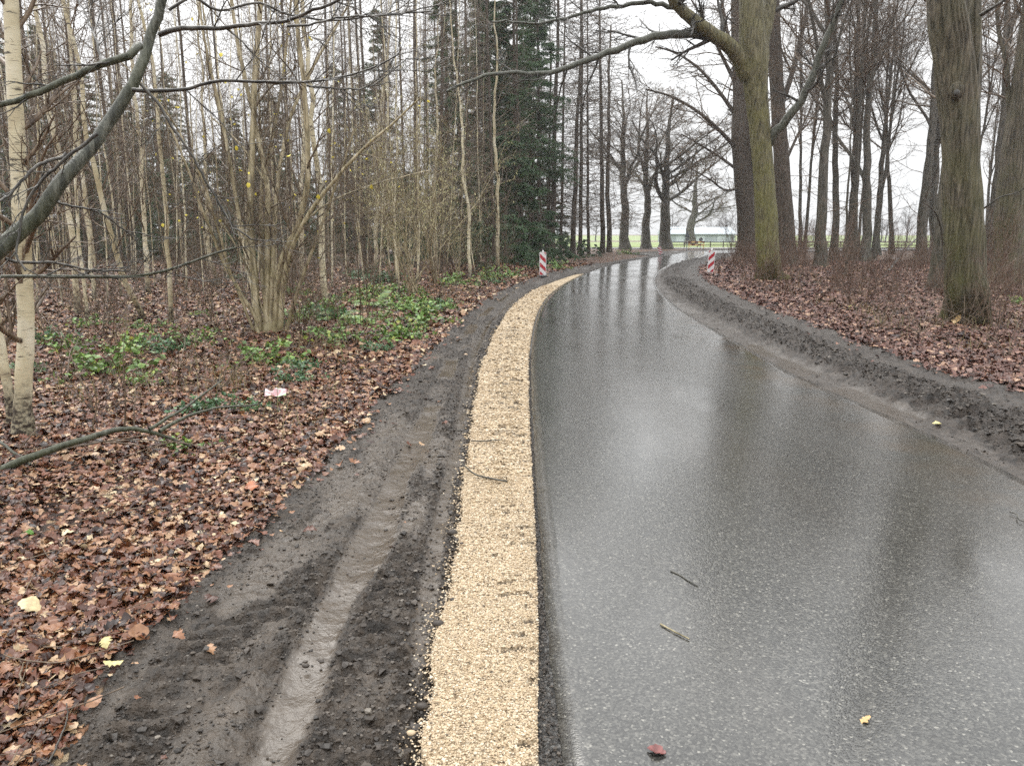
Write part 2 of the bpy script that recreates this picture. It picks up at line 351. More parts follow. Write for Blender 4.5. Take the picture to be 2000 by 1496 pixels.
XBO = lambda y: np.where(y < 27, np.maximum(_BO(np.minimum(y, 27)), XBI(y) + .25), XBI(y) + .9)
_LR = curve(leaf_r, [(5.4, -6), (5.2, 0)], [])
XLR = lambda y: np.where(y < 28.5, np.maximum(_LR(np.minimum(y, 28.5)), XBO(y) + .2), XBO(y) + .6)

def rows(y0, y1, near, k):
    ys = [y0]
    while ys[-1] < y1: ys.append(ys[-1] + max(near, k * abs(ys[-1])))
    return np.array(ys)
def strip(name, fa, fb, ys, nc, m, hfun, attrs=(), skirt=.08):
    """a ribbon of ground between two curves; hfun(x, y, t) -> height, {attribute: values}"""
    t = np.r_[0, np.linspace(.002, .998, nc - 2), 1][None, :]; y = ys[:, None]
    xa = fa(ys)[:, None]; xb = fb(ys)[:, None]
    X = xa + (xb - xa) * t; Y = y + 0 * t; T = t + 0 * y
    Z, at = hfun(X, Y, T)
    Z = Z.copy(); Z[:, 0] -= skirt; Z[:, -1] -= skirt
    me = mesh(name, np.stack([X, Y, Z], -1), grid_quads(len(ys), nc), mats=[m])
    for a, val in at.items(): fattr(me, a, val)
    o = part(name, me); o['kind'] = 'structure'; return o

# left mud: ruts and smooth wet tyre tracks
TR1 = gpoly([(430, 1700), (520, 1496), (610, 1290), (715, 1080), (785, 925), (845, 795), (885, 700), (930, 625), (1010, 567)])
TR2 = gpoly([(800, 1500), (842, 1130), (872, 960), (900, 830), (922, 700), (955, 630), (1020, 575)])
TR4 = gpoly([(650, 1520), (705, 1330), (765, 1150), (812, 1010), (852, 880), (880, 780)])
TR3 = gpoly([(250, 1496), (430, 1250), (560, 1085), (680, 985), (770, 850)])
def h_mud_left(x, y, t):
    d1 = polydist(x, y, TR1); d2 = polydist(x, y, TR2); d3 = polydist(x, y, TR3)
    wob = (fbm(x * 3, y * 1.6, 5) - .5)
    w1 = .065 + .055 * fbm(x * 0 + 3, y * 1.3, 8)
    s1 = (1 - sstep(w1 * .75, w1 * 1.25, d1 + wob * .11)) * sstep(.36, .52, fbm(y * .75, x * 0 + 2, 31, 3) + .12 * (y < 3.7))
    s2 = (1 - sstep(.03, .07, d2 + wob * .07)) * sstep(.33, .47, fbm(y * .9 + 9, x * 0, 33, 3))
    patch = sstep(.56, .74, fbm(x * 1.9 + 3, y * .9, 44, 4)) * .75
    patch = np.maximum(patch, (1 - sstep(.1, .3, d3 + wob * .2)) * sstep(.5, .66, fbm(x * 4, y * 1.8, 47, 3)) * .6)
    d4 = polydist(x, y, TR4); patch = np.maximum(patch, (1 - sstep(.03, .09, d4 + wob * .1)) * sstep(.46, .58, fbm(y * 2.1, x * 2, 49, 3)) * .8)
    sm = np.clip(np.maximum(np.maximum(s1, s2), patch), 0, 1) * sstep(0, .06, t) * (1 - sstep(.9, 1, t))
    rough = 1 - .9 * sm
    z = .03 * (fbm(x * 1.3, y * .9, 3) - .5) + .02 * (fbm(x * 5, y * 5, 9, 3) - .5)
    knob = sstep(.02, .12, t) * (1 - sstep(.42, .6, t))
    z = z + rough * (.040 * (fbm(x * 22, y * 22, 12, 3) - .5) + .03 * np.clip(vnoise(x * 38, y * 38, 71) - .5, 0, 1) + knob * .035 * np.clip(vnoise(x * 17, y * 26 + x * 9, 75) - .42, 0, 1))
    tread = np.sin(y * 2 * math.pi / .10 + 2.2 * (t - .3) * 7) * ((np.abs(d2 - .11) < .10) | (np.abs(d1 - .21) < .09) | (np.abs(d3) < .13)) * .020
    z = z - .022 * np.exp(-(d1 / .12) ** 2) - .012 * np.exp(-(d4 / .06) ** 2) - .02 * np.exp(-(d2 / .07) ** 2) + .018 * np.exp(-((d1 - .2) / .07) ** 2) + tread * rough ** 4
    far = sstep(12, 20, y)
    ridge = np.sin(t * math.pi * 4.2 + .6) * .045 * far
    z = z + ridge + .012 * t + .004
    z = z - .03 * (1 - sstep(0, .05, t))
    return z, {'smooth': sm}
strip('mud_verge', XLL, XGL, rows(-3, 82, .007, .0042), 300, M['mud'], lambda x, y, t: h_mud_left(x, y, 1 - t))
# gravel ribbon with tread marks
def gravel_edge(y): return .075 * (fbm(y * 4, 0 * y, 61, 5, .6) - .5)
def h_gravel(x, y, t):
    jl = gravel_edge(y) * (1 - t)
    prof = np.sin(np.clip(t, 0, 1) * math.pi) ** .5
    tr = np.sin(y * 2 * math.pi / (.21 + .01 * np.sin(y))) * sstep(3.4, 5.0, y) * (1 - sstep(17, 22, y)) * np.exp(-((t - .55 + .12 * np.sin(y * .6)) / .27) ** 2)
    z = .012 + .018 * prof + .012 * (fbm(x * 14, y * 14, 21, 3) - .5) + (.021 * tr) + .007 * (vnoise(x * 70, y * 70, 3) - .5)
    ph = y / .115 + (1 - t) * 1.1 + .5 * fbm(y * 3, x * 4, 67, 2); li = np.floor(ph); fr = ph - li
    ln = .04 + .62 * _h(li.astype(np.int64), li.astype(np.int64) * 0 + 5, 9)
    fan = (np.abs(fr - .5) < .17 + .1 * (vnoise(x * 60, y * 60, 66) - .5)) * ((1 - t) < ln) * (t < .97) * (1 - sstep(5.5, 7.5, y)) * (vnoise(x * 34, y * 34, 68) > .45) * (vnoise(x * 5, y * 6, 64) > .3)
    row = (np.sin(y * 2 * math.pi / .23 + .5 * np.sin(t * 9)) > .62) * (np.abs(t - .55) < .34) * sstep(5.0, 6.6, y) * (1 - sstep(16, 20, y)) * (vnoise(x * 26, y * 26, 69) > .36)
    z = z - .010 * fan - .012 * row
    dirt = np.clip(.9 * fan + .95 * row + .5 * (t > .965) + .25 * sstep(.6, .75, fbm(x * 5, y * 3, 90, 3)), 0, 1)
    return z, {'dirt': dirt}
strip('gravel_strip', lambda y: XGL(y) + gravel_edge(y), lambda y: XGR(y) + .004, rows(-3, 31, .006, .004), 60, M['gravel'], h_gravel, skirt=.06)
# old crumbled asphalt edge between gravel and road
strip('road_edge', lambda y: XGR(y) - .01, lambda y: XRL(y) + .03, rows(-3, 31, .008, .005), 18, M['edge'],
      lambda x, y, t: (-.016 + .02 * t + .034 * (fbm(x * 34, y * 30, 33, 3) - .5), {}), skirt=.05)
# asphalt
def h_road(x, y, t):
    jag = (fbm(y * 7, x * 0, 4, 3) - .5)
    e = np.maximum(sstep(.72, .96, t + .16 * (fbm(x * 1.5, y * .8, 55, 3) - .5)), (1 - sstep(0, .05, t)) * .2)
    z = .022 - .06 * (t - .45) ** 2 + .004 * (fbm(x * 1.2, y * .7, 14, 3) - .5)
    return z, {'edge': e}
strip('road', lambda y: XRL(y) + .018 * (fbm(y * 7, y * 0, 4, 3) - .5), lambda y: XRR(y) + .04 * (fbm(y * 3, y * 0, 41, 4) - .5), np.concatenate([rows(-6, 20, .05, .01), rows(20.3, 90, .3, .006)]), 40, M['asphalt'], h_road, skirt=.05)
# right verge: wet margin, churned berm, flat track
def xs_right(X0, X1, X2, X3, t):
    return np.where(t < 1 / 3, X0 + (X1 - X0) * t * 3, np.where(t < 2 / 3, X1 + (X2 - X1) * (t * 3 - 1), X2 + (X3 - X2) * (t * 3 - 2)))
def h_mud_right(x, y, t):
    wob = fbm(x * 2.5, y * 1.6, 77, 4) - .5
    tt = t + .12 * wob
    wetm = 1 - sstep(.13, .27, tt)
    trk = sstep(.60, .70, tt) * (1 - sstep(.93, 1.0, tt))
    berm = sstep(.14, .34, tt) * (1 - sstep(.48, .66, tt))
    pud = wetm * sstep(.47, .58, fbm(x * 2.2, y * 1.3, 87, 3))
    pud = np.maximum(pud, wetm * .45 * sstep(.3, .6, fbm(x * 7, y * 5, 83, 3)))
    clod = fbm(x * 9, y * 9, 99, 4) - .5; fine = fbm(x * 26, y * 26, 92, 3) - .5
    z = .006 + berm * (.055 + .27 * clod + .15 * (fbm(x * 3.3, y * 3.3, 98, 3) - .5) + .06 * fine) + (1 - berm) * (.075 * clod * (1 - .85 * pud) + .035 * fine * (1 - .9 * pud))
    z = z - .02 * pud + .02 * trk + .02 * sstep(.8, 1, t)
    z = np.maximum(z, -.02)
    return z, {'smooth': np.clip(pud * .95 + trk * .25 * sstep(.4, .6, fbm(x * 6, y * 6, 95, 3)), 0, 1)}
_ys = np.concatenate([rows(1.0, 9, .02, .003), rows(9.05, 90, .05, .006)]); _ys = np.concatenate([np.arange(-6, 1, .05), _ys])
_t = np.linspace(0, 1, 190)[None, :]
_X = xs_right(XRR(_ys)[:, None] - .03, XBI(_ys)[:, None], XBO(_ys)[:, None], XLR(_ys)[:, None], _t); _Y = _ys[:, None] + 0 * _t
_Z, _at = h_mud_right(_X, _Y, _t + 0 * _Y); _Z[:, -1] -= .08; _Z[:, 0] = -.02
_me = mesh('mud_verge', np.stack([_X, _Y, _Z], -1), grid_quads(len(_ys), 190), mats=[M['mud_right']]); fattr(_me, 'smooth', _at['smooth'])
o = part('mud_verge', _me); o['kind'] = 'structure'

# forest floor: one sheet to the horizon
def floor_h(x, y):
    x = np.asarray(x, float); y = np.asarray(y, float)
    yy = np.clip(y, -6, 90)
    dl = XLL(yy) - x; dr = x - XLR(yy)
    out = np.maximum(dl, dr)
    z = .05 * (fbm(x * .9, y * .9, 120, 3) - .5) + .16 * (fbm(x * .22, y * .22, 121, 3) - .45) + .018 * (fbm(x * 7, y * 7, 122, 2) - .5)
    z = z * (1 - sstep(70, 85, np.hypot(x, y))) * sstep(-.1, 1.2, out) + .012
    z = z - .0085 * np.clip(y - 90, 0, 190)
    return np.where((out < -.05) & (y < 92), -.16, z)
_r1 = np.concatenate([np.linspace(.0, 2, 12), 2 * 1.013 ** np.arange(1, 300), [110, 130, 160, 200, 260, 340, 460, 640, 900, 1300]])
_a = np.concatenate([np.radians(np.linspace(-48, 48, 520)), np.radians(np.linspace(50, 310, 90))])
_RX = _r1[:, None] * np.sin(_a)[None, :]; _RY = _r1[:, None] * np.cos(_a)[None, :]
_me = mesh('forest_floor', np.stack([_RX, _RY, floor_h(_RX, _RY)], -1), grid_quads(len(_r1), len(_a), True), mats=[M['floor']])
o = part('forest_floor', _me); o['kind'] = 'structure'

# ------------------------------------------------------------------ growing things
def unit(a): return a / (np.linalg.norm(a, axis=-1, keepdims=True) + 1e-9)
class Tubes:
    def __init__(s): s.g = {}; s.extra = []
    def add(s, Pts, Rad, sides):
        Pts = np.asarray(Pts, float); Rad = np.asarray(Rad, float)
        if Pts.ndim == 2: Pts = Pts[None]; Rad = Rad[None]
        if len(Pts): s.g.setdefault((Pts.shape[1], sides), []).append((Pts, Rad))
        return s
    def arrays(s, v0=0):
        V = []; Q = []; T = []; off = v0
        for (N, sd_), lst in s.g.items():
            Pt = np.concatenate([a for a, b in lst]); Rd = np.concatenate([b for a, b in lst]); K = len(Pt)
            tan = np.gradient(Pt, axis=1); tan = unit(tan)
            ref = np.where(np.abs(unit(Pt[:, -1] - Pt[:, 0])[:, 2:3]) > .8, np.array([[1., 0.2, 0]]), np.array([[0.1, 0, 1.]]))[:, None, :]
            a = unit(np.cross(tan, ref + 0 * tan)); b = np.cross(tan, a)
            th = np.linspace(0, 2 * math.pi, sd_, endpoint=False)
            ring = Pt[:, :, None, :] + Rd[:, :, None, None] * (a[:, :, None, :] * np.cos(th)[:, None] + b[:, :, None, :] * np.sin(th)[:, None])
            V.append(ring.reshape(-1, 3))
            q = grid_quads(N, sd_, True)
            Q.append((q[None] + (np.arange(K) * N * sd_)[:, None, None] + off).reshape(-1, 4)); off += K * N * sd_
        return V, Q, off
    def mesh(s, name, m):
        V, Q, _ = s.arrays()
        return mesh(name, np.concatenate(V), np.concatenate(Q), mats=[m])
def sprout(rng, Pt, Rd, n, t0, t1, ang, asd, Lf, nseg, wig, up, rf, rmin, flat=None, tip=.3):
    """children of a set of stems: n per stem between t0 and t1; Lf(t, parent length) -> length"""
    K, N, _ = Pt.shape; plen = np.linalg.norm(np.diff(Pt, axis=1), axis=-1).sum(1)
    idx = np.repeat(np.arange(K), n); m = len(idx)
    t = t0 + (t1 - t0) * ((np.tile(np.arange(n), K) + rng.random(m)) / n)
    s = t * (N - 1); i0 = np.clip(s.astype(int), 0, N - 2); f = (s - i0)[:, None]
    pos = Pt[idx, i0] * (1 - f) + Pt[idx, i0 + 1] * f
    tan = unit(Pt[idx, i0 + 1] - Pt[idx, i0]); r0 = Rd[idx, i0] * (1 - f[:, 0]) + Rd[idx, i0 + 1] * f[:, 0]
    ref = np.where(np.abs(tan[:, 2:3]) > .85, np.array([[1., 0, 0]]), np.array([[0, 0, 1.]]))
    a = unit(np.cross(tan, ref)); b = np.cross(tan, a); ph = rng.random(m) * 2 * math.pi
    if flat is not None: ph = np.where(rng.random(m) < .5, 0, math.pi) + rng.normal(0, flat, m)
    an = np.radians(rng.normal(ang, asd, m))
    d = unit(tan * np.cos(an)[:, None] + (a * np.cos(ph)[:, None] + b * np.sin(ph)[:, None]) * np.sin(an)[:, None])
    Ln = Lf(t, plen[idx]) * rng.uniform(.65, 1.25, m); st = Ln / (nseg - 1)
    out = np.zeros((m, nseg, 3)); out[:, 0] = pos
    for k_ in range(1, nseg):
        out[:, k_] = out[:, k_ - 1] + d * st[:, None]
        d = unit(d + rng.normal(0, wig, (m, 3)) + np.array([0, 0, up]))
    rr = np.maximum(r0 * rf, rmin)
    rad = rr[:, None] * np.linspace(1, tip, nseg)[None]; rad = np.maximum(rad, rmin * .6)
    return out, rad
def trunkline(rng, H, n, wand, lean=0., crook=0.):
    z = np.linspace(0, H, n); a = rng.random() * 6.28
    ox = np.cumsum(rng.normal(0, wand, n)); oy = np.cumsum(rng.normal(0, wand, n)); ox -= ox[0]; oy -= oy[0]
    c = crook * (1 - np.exp(-z / 1.2))
    return np.stack([ox + lean * z * math.cos(a) + c * math.cos(a), oy + lean * z * math.sin(a) + c * math.sin(a), z], -1)
def smooth_line(pts, n):
    pts = np.asarray(pts, float); d = np.r_[0, np.cumsum(np.linalg.norm(np.diff(pts, axis=0), axis=1))]
    q = np.linspace(0, d[-1], n); return np.stack([pchip(d, pts[:, i], q) for i in range(pts.shape[1])], -1)
def leaves_cloud(rng, pos, size, wr, droop=0., tilt=1., mname='l', m=None, fold=.25):
    """small folded diamond leaves, one island each"""
    n = len(pos); d = rng.normal(0, 1, (n, 3)); d[:, 2] = d[:, 2] * tilt - droop; d = unit(d)
    a = unit(np.cross(d, rng.normal(0, 1, (n, 3)) + np.array([0, 0, .6]))); nrm = np.cross(d, a)
    sz = size * rng.uniform(.6, 1.3, n)[:, None]
    v = np.stack([pos, pos + d * sz * .45 + a * sz * wr + nrm * sz * fold * .3, pos + d * sz, pos + d * sz * .45 - a * sz * wr + nrm * sz * fold * .3], 1)
    base = np.arange(n)[:, None] * 4
    return mesh(mname, v.reshape(-1, 3), tris=np.concatenate([base + np.array([[0, 1, 2]]), base + np.array([[0, 2, 3]])]), mats=[m], smooth=False)
def along(rng, Pt, n, t0=0., t1=1.):
    K, N, _ = Pt.shape; i = rng.integers(0, K, n); s = (t0 + (t1 - t0) * rng.random(n)) * (N - 1); i0 = np.clip(s.astype(int), 0, N - 2); f = (s - i0)[:, None]
    return Pt[i, i0] * (1 - f) + Pt[i, i0 + 1] * f

def v_birch(seed, H, r, crook=.3):
    rng = np.random.default_rng(seed); tl = trunkline(rng, H, 26, .028 * H / 10, rng.uniform(0, .03), crook)
    rad = r * (1 - np.linspace(0, 1, 26) ** 1.1 * .86); rad[0] *= 1.25
    T = Tubes().add(tl, rad, 8); C = Tubes()
    b, br = sprout(rng, tl[None], rad[None], int(H * 3.2), .12, .98, 42, 10, lambda t, L_: (1.9 - 1.0 * t) * H / 11, 7, .13, .06, .32, .0055)
    c, cr_ = sprout(rng, b, br, 6, .15, 1, 38, 12, lambda t, L_: .5 * L_ * (1.1 - .5 * t), 5, .16, .03, .6, .0038)
    d, dr = sprout(rng, c, cr_, 4, .2, 1, 35, 12, lambda t, L_: .5 * L_, 4, .15, -.05, .8, .0028)
    C.add(b, br, 4).add(c, cr_, 3).add(d, dr, 3)
    return [('trunk', T.mesh('birch_trunk', M['birch'])), ('crown', C.mesh('birch_crown', M['twig']))]
def v_pole(seed, H, r, dens=4.2, blen=1.5, k_=1.0):
    """straight conifer stem with dead level branches"""
    rng = np.random.default_rng(seed); tl = trunkline(rng, H, 20, .02, .008)
    rad = r * (1 - np.linspace(0, 1, 20) * .72); rad[0] *= 1.3
    T = Tubes().add(tl, rad, 8); C = Tubes()
    b, br = sprout(rng, tl[None], rad[None], int(H * dens), .1, 1, 84, 9, lambda t, L_: blen * (1.15 - .6 * np.abs(t - .45)), 7, .12, -.01, .2, .0115 * k_)
    c, cr_ = sprout(rng, b, br, 7, .2, 1, 50, 14, lambda t, L_: .42 * L_, 4, .18, -.04, .6, .0075 * k_)
    C.add(b, br, 3).add(c, cr_, 3)
    return [('trunk', T.mesh('conifer_trunk', M['pole'])), ('crown', C.mesh('dead_branches', M['twig']))]
def v_spruce(seed, H, r, low=.15, wid=2.6, nn=9000):
    rng = np.random.default_rng(seed); tl = trunkline(rng, H, 20, .015, .005); rad = r * (1 - np.linspace(0, 1, 20) * .85)
    T = Tubes().add(tl, rad, 8); C = Tubes()
    nb = int(H * 7); b, br = sprout(rng, tl[None], rad[None], nb, low, .99, 88, 10, lambda t, L_: wid * np.clip(1.12 - t, .08, 1) ** .8, 8, .07, -.035, .22, .008)
    # drooping side twigs
    c, cr_ = sprout(rng, b, br, 9, .22, 1, 55, 12, lambda t, L_: .34 * L_ * (1.2 - .6 * t) + .12, 5, .1, -.17, .6, .004, flat=.35)
    C.add(b, br, 3).add(c, cr_, 3)
    pos = np.concatenate([along(rng, c, int(nn * .8)), along(rng, b, int(nn * .2), .3)])
    N_ = leaves_cloud(rng, pos, .24, .12, 1.0, .5, 'spruce_needles', M['needle'])
    return [('trunk', T.mesh('spruce_trunk', M['pole'])), ('branches', C.mesh('spruce_branches', M['twig'])), ('crown', N_)]
def v_broad(seed, H, r, forks=3, fz=.35, spread=18, m='wood', tw=1.0, leaves=0, limbL=.62, tk=1.35):
    """bare broadleaved tree: trunk, rising limbs, fine twigs"""
    rng = np.random.default_rng(seed); n = 26; tl = trunkline(rng, H, n, .035 * H / 18, rng.uniform(0, .03))
    rad = r * (1 - np.linspace(0, 1, n) ** .9 * .88); rad[0] *= 1.45; rad[1] *= 1.12
    T = Tubes().add(tl, rad, 12)
    l, lr = sprout(rng, tl[None], rad[None], forks, fz, min(.95, fz + .3), spread, 6, lambda t, L_: limbL * L_, 14, .085, .06, .6, .028, tip=.08)
    T.add(l, lr, 8)
    st = np.concatenate([l, np.stack([np.interp(np.linspace(.35, 1, 14), np.linspace(0, 1, n), tl[:, i]) for i in range(3)], -1)[None]])
    sr = np.concatenate([lr, np.interp(np.linspace(.35, 1, 14), np.linspace(0, 1, n), rad)[None]])
    C = Tubes()
    b, br = sprout(rng, st, sr, int(13 * tw), .05, 1, 48, 14, lambda t, L_: (.30 - .14 * t) * L_, 9, .11, .05, .42, .012 * tk)
    c, cr_ = sprout(rng, b, br, 7, .15, 1, 42, 14, lambda t, L_: .5 * L_ * (1.1 - .5 * t), 6, .14, .03, .6, .0075 * tk)
    d, dr = sprout(rng, c, cr_, 7, .15, 1, 40, 14, lambda t, L_: .55 * L_, 5, .16, .02, .7, .0055 * tk)
    e, er = sprout(rng, tl[None], rad[None], int(8 * tw), .12, .4, 65, 14, lambda t, L_: .12 * L_, 7, .15, .03, .12, .006 * tk)
    f_, fr = sprout(rng, e, er, 6, .2, 1, 45, 14, lambda t, L_: .4 * L_, 5, .16, .02, .7, .004 * tk)
    C.add(b, br, 5).add(c, cr_, 3).add(d, dr, 3).add(e, er, 4).add(f_, fr, 3)
    out = [('trunk', T.mesh('bare_trunk', M[m])), ('crown', C.mesh('bare_crown', M['twig'] if m != 'far_wood' else M['far_wood']))]
    if leaves: out.append(('foliage', leaves_cloud(rng, along(rng, d, leaves, .3), .13, .3, .4, .8, 'brown_leaves', M['oakleaf'])))
    return out
def v_brush(seed, H, n, mat, spread=16, tw=1.0, thick=.008):
    rng = np.random.default_rng(seed); base = np.zeros((1, 2, 3)); base[0, 1] = (0, 0, .05)
    s, sr = sprout(rng, base, np.full((1, 2), thick), n, 0, 1, spread, spread * .5, lambda t, L_: H, 10, .08, .05, 1, thick * .6, tip=.3)
    s[:, :, :2] += rng.normal(0, .12, (n, 1, 2))
    b, br = sprout(rng, s, sr, int(7 * tw), .2, 1, 40, 14, lambda t, L_: .34 * H * (1.1 - .6 * t), 6, .14, .04, .6, .0035)
    c, cr_ = sprout(rng, b, br, 4, .2, 1, 40, 14, lambda t, L_: .5 * L_, 4, .15, .02, .75, .0026)
    return s, b, c, Tubes().add(s, sr, 5).add(b, br, 3).add(c, cr_, 3).mesh('brush_stems', mat)
def bushy(*a): return [('stems', v_brush(*a)[3])]
def v_catkin(seed, H, n, cnt):
    s, b, c, me = v_brush(seed, H, n, M['hazel'], 20, 1.6, .016); rng = np.random.default_rng(seed + 5)
    pos = np.concatenate([along(rng, c, cnt), along(rng, b, cnt // 3, .4)])
    return [('stems', me), ('catkins', leaves_cloud(rng, pos, .075, .14, 1.4, .6, 'hazel_catkins', M['catkin']))]
def v_bramble(seed, R, H, n, mat, size=.075):
    rng = np.random.default_rng(seed); k_ = 9; base = np.zeros((1, 2, 3)); base[0, 1] = (0, 0, .03)
    s, sr = sprout(rng, base, np.full((1, 2), .004), k_, 0, 1, 48, 20, lambda t, L_: R * 1.25, 8, .12, -.12, 1, .003)
    s[:, :, 2] = np.maximum(s[:, :, 2], .02) * (H / max(.05, s[:, :, 2].max()))
    b, br = sprout(rng, s, sr, 5, .15, 1, 55, 15, lambda t, L_: .3 * L_, 4, .1, .04, .7, .002)
    st = Tubes().add(s, sr, 4).add(b, br, 3).mesh('bramble_stems', M['twig_red'])
    pos = np.concatenate([along(rng, s, n // 2, .15), along(rng, b, n // 2, .2)]) + rng.normal(0, .02, (n // 2 * 2, 3)); pos[:, 2] = np.maximum(pos[:, 2], .01)
    return [('stems', st), ('leaves', leaves_cloud(rng, pos, size, .34, -.15, .45, 'bramble_leaves', mat))]
def v_fern(seed, R, n):
    rng = np.random.default_rng(seed); base = np.zeros((1, 2, 3)); base[0, 1] = (0, 0, .03)
    s, sr = sprout(rng, base, np.full((1, 2), .004), n, 0, 1, 42, 15, lambda t, L_: R, 10, .05, -.14, 1, .002)
    V = []; N = s.shape[1]; rows_ = []
    for k_ in range(n):
        for j in np.linspace(.15, .98, 26):
            i0 = min(int(j * (N - 1)), N - 2); f = j * (N - 1) - i0; p = s[k_, i0] * (1 - f) + s[k_, i0 + 1] * f; t = unit(s[k_, i0 + 1] - s[k_, i0]); a = unit(np.cross(t, [0, 0, 1.]))
            w = R * .30 * math.sin(math.pi * min(1, .12 + .88 * (1 - j)) ** .8) * rng.uniform(.8, 1.1)
            for sg in (-1, 1):
                q = p + (a * sg + t * .45) * w + np.array([0, 0, -.25 * w]); rows_.append([p - t * .006, p + t * .007, q + t * .004, q - t * .003])
    v = np.array(rows_).reshape(-1, 3); st = Tubes().add(s, sr, 4).mesh('fern_stalks', M['green'])
    return [('stalks', st), ('fronds', mesh('fern_fronds', v, np.arange(len(v)).reshape(-1, 4), mats=[M['green']], smooth=False))]

def place(name, label, cat, proto, loc, rz=0., sc=(1, 1, 1), to=None, group=None):
    q = Quaternion((0, 0, 1), rz)
    if to is not None: q = Vector((0, 0, 1)).rotation_difference(Vector(to)) @ q
    t = thing(name, label, cat, loc, group, q, sc)
    for nm, me in proto: part(nm, me, t)
    return t
def ground_at(x, y): return float(floor_h(np.array([x]), np.array([y]))[0])
def stand(name, label, cat, proto, u, v, ut, r0=None, wpx=None, rz=0., group=None, hs_=1., sink=.05):
    """a tree whose foot is seen at (u, v) and whose stem leaves the picture's top edge near column ut"""
    b = G(u, v); Y = b[1]; top = P(ut, 0, Y); b[2] = ground_at(b[0], b[1]) - sink
    s = 1.0 if wpx is None else pxm(wpx, Y) / 2 / r0
    return place(name, label, cat, proto, b, rz, (s, s, hs_), unit(top - b), group)

# ------------------------------------------------------------------ great beech and its neighbours on the right
def hero(center, radii, n, sides, ridges, amp, flare, seed, m, name, butt=5, bz=.9):
    cl = smooth_line(center, n); rd = pchip(np.linspace(0, 1, len(radii)), radii, np.linspace(0, 1, n))
    th = np.linspace(0, 2 * math.pi, sides, endpoint=False)[None]; z = cl[:, 2:3]
    d = np.r_[0, np.cumsum(np.linalg.norm(np.diff(cl, axis=0), axis=1))][:, None]
    fl = 1 + flare * np.exp(-d / .35 / bz) * (1 + .55 * np.cos(th * butt + seed)) + .10 * np.exp(-d / 1.6) * np.cos(th * butt + seed)
    lump = 1 + .07 * (fbm(np.cos(th) * 1.5 + d * .55, np.sin(th) * 1.5 + d * .2, seed, 3) - .5) * 2
    ang = th * ridges / (2 * math.pi)
    rg = np.abs(vnoise(ang + .35 * vnoise(d * 2, th, seed + 3), d * 1.1 + 0 * th, seed + 7) - .5) * 2
    rg[:, -1] = (rg[:, 0] + rg[:, -2]) / 2
    rad = rd[:, None] * fl * lump + amp * (rg - .5)
    t = unit(np.gradient(cl, axis=0)); a = unit(np.cross(t, np.array([[0, 1., 0]]))); b = np.cross(t, a)
    V = cl[:, None] + rad[:, :, None] * (a[:, None] * np.cos(th)[..., None] + b[:, None] * np.sin(th)[..., None])
    return mesh(name, V, grid_quads(n, sides, True), mats=[m]), cl, rd
def pline(pts, Y, dY=0.):
    n = len(pts); return np.array([P(u, v, Y + dY * i / (n - 1)) for i, (u, v) in enumerate(pts)])
def limb_tubes(specs, Y, n=22):
    out = []
    for pts, w0, w1, dY in specs:
        l = smooth_line(pline(pts, Y, dY), n); out.append((l, pxm(w0, Y) / 2 + (pxm(w1, Y) / 2 - pxm(w0, Y) / 2) * np.linspace(0, 1, n) ** .8))
    return out
def twigs_from(rng, lims, name, m, n1=16, L1=.28, cap=1.6, ang=45, up=.03, r=(.008, .0055, .004), lv=3):
    st = np.stack([l for l, _ in lims]); sr = np.stack([q for _, q in lims]); C = Tubes()
    b, br = sprout(rng, st, sr, n1, .18, 1, ang, 14, lambda t, L_: np.minimum(cap, L1 * L_ * (1.2 - .5 * t)), 8, .12, up, .4, r[0])
    c, cr_ = sprout(rng, b, br, 6, .15, 1, 42, 12, lambda t, L_: .5 * L_, 6, .14, up, .6, r[1]); C.add(b, br, 5).add(c, cr_, 3)
    if lv > 2:
        d, dr = sprout(rng, c, cr_, 5, .2, 1, 40, 12, lambda t, L_: .45 * L_, 4, .15, 0, .7, r[2]); C.add(d, dr, 3)
    return C.mesh(name, m)
# the beech beside the bend
Yb = G(1503, 553)[1]
tb = thing('beech_tree', 'big smooth beech with mossy green trunk and long limb reaching over the road', 'tree', (*G(1503, 553)[:2], 0))
def local(t, arr): return arr - np.array(t.location)
W_ = lambda w: pxm(w, Yb) / 2
foot = G(1503, 550); foot[2] = -.1
cen = np.vstack([foot, pline([(1500, 500), (1496, 420), (1490, 330), (1483, 240), (1476, 170), (1472, 120), (1469, 60), (1466, 0), (1462, -160), (1458, -420)], Yb)])
me, cl, rd = hero(local(tb, cen), [W_(43), W_(43), W_(40), W_(38), W_(40), W_(47), W_(41), W_(34), W_(31), W_(26), W_(12)], 260, 72, 16, .022, .62, 3, M['beech'], 'beech_trunk')
part('trunk', me, tb)
specs = [([(1480, 150), (1488, 90), (1497, 40), (1505, -20), (1520, -220), (1530, -420)], 34, 9, .8),
         ([(1462, 150), (1440, 108), (1415, 82), (1385, 64), (1352, 38), (1322, 10), (1290, -40), (1240, -150)], 33, 11, -1.5),
         ([(1412, 82), (1398, 73), (1370, 67), (1330, 67), (1285, 72), (1245, 82), (1190, 103), (1135, 124), (1082, 142), (1030, 144), (985, 143), (940, 152), (905, 163), (872, 178)], 19, 4, -3.0),
         ([(1500, 283), (1512, 262), (1535, 234), (1562, 200), (1590, 145), (1612, 82), (1635, 30), (1655, -30), (1670, -160)], 18, 7, -1.2),
         ([(1330, 18), (1270, 6), (1205, 12), (1145, 24), (1095, 38), (1050, 46), (1010, 44), (960, 42)], 10, 3, -2.)]
lims = [(local(tb, l), q) for l, q in limb_tubes(specs, Yb, 30)]
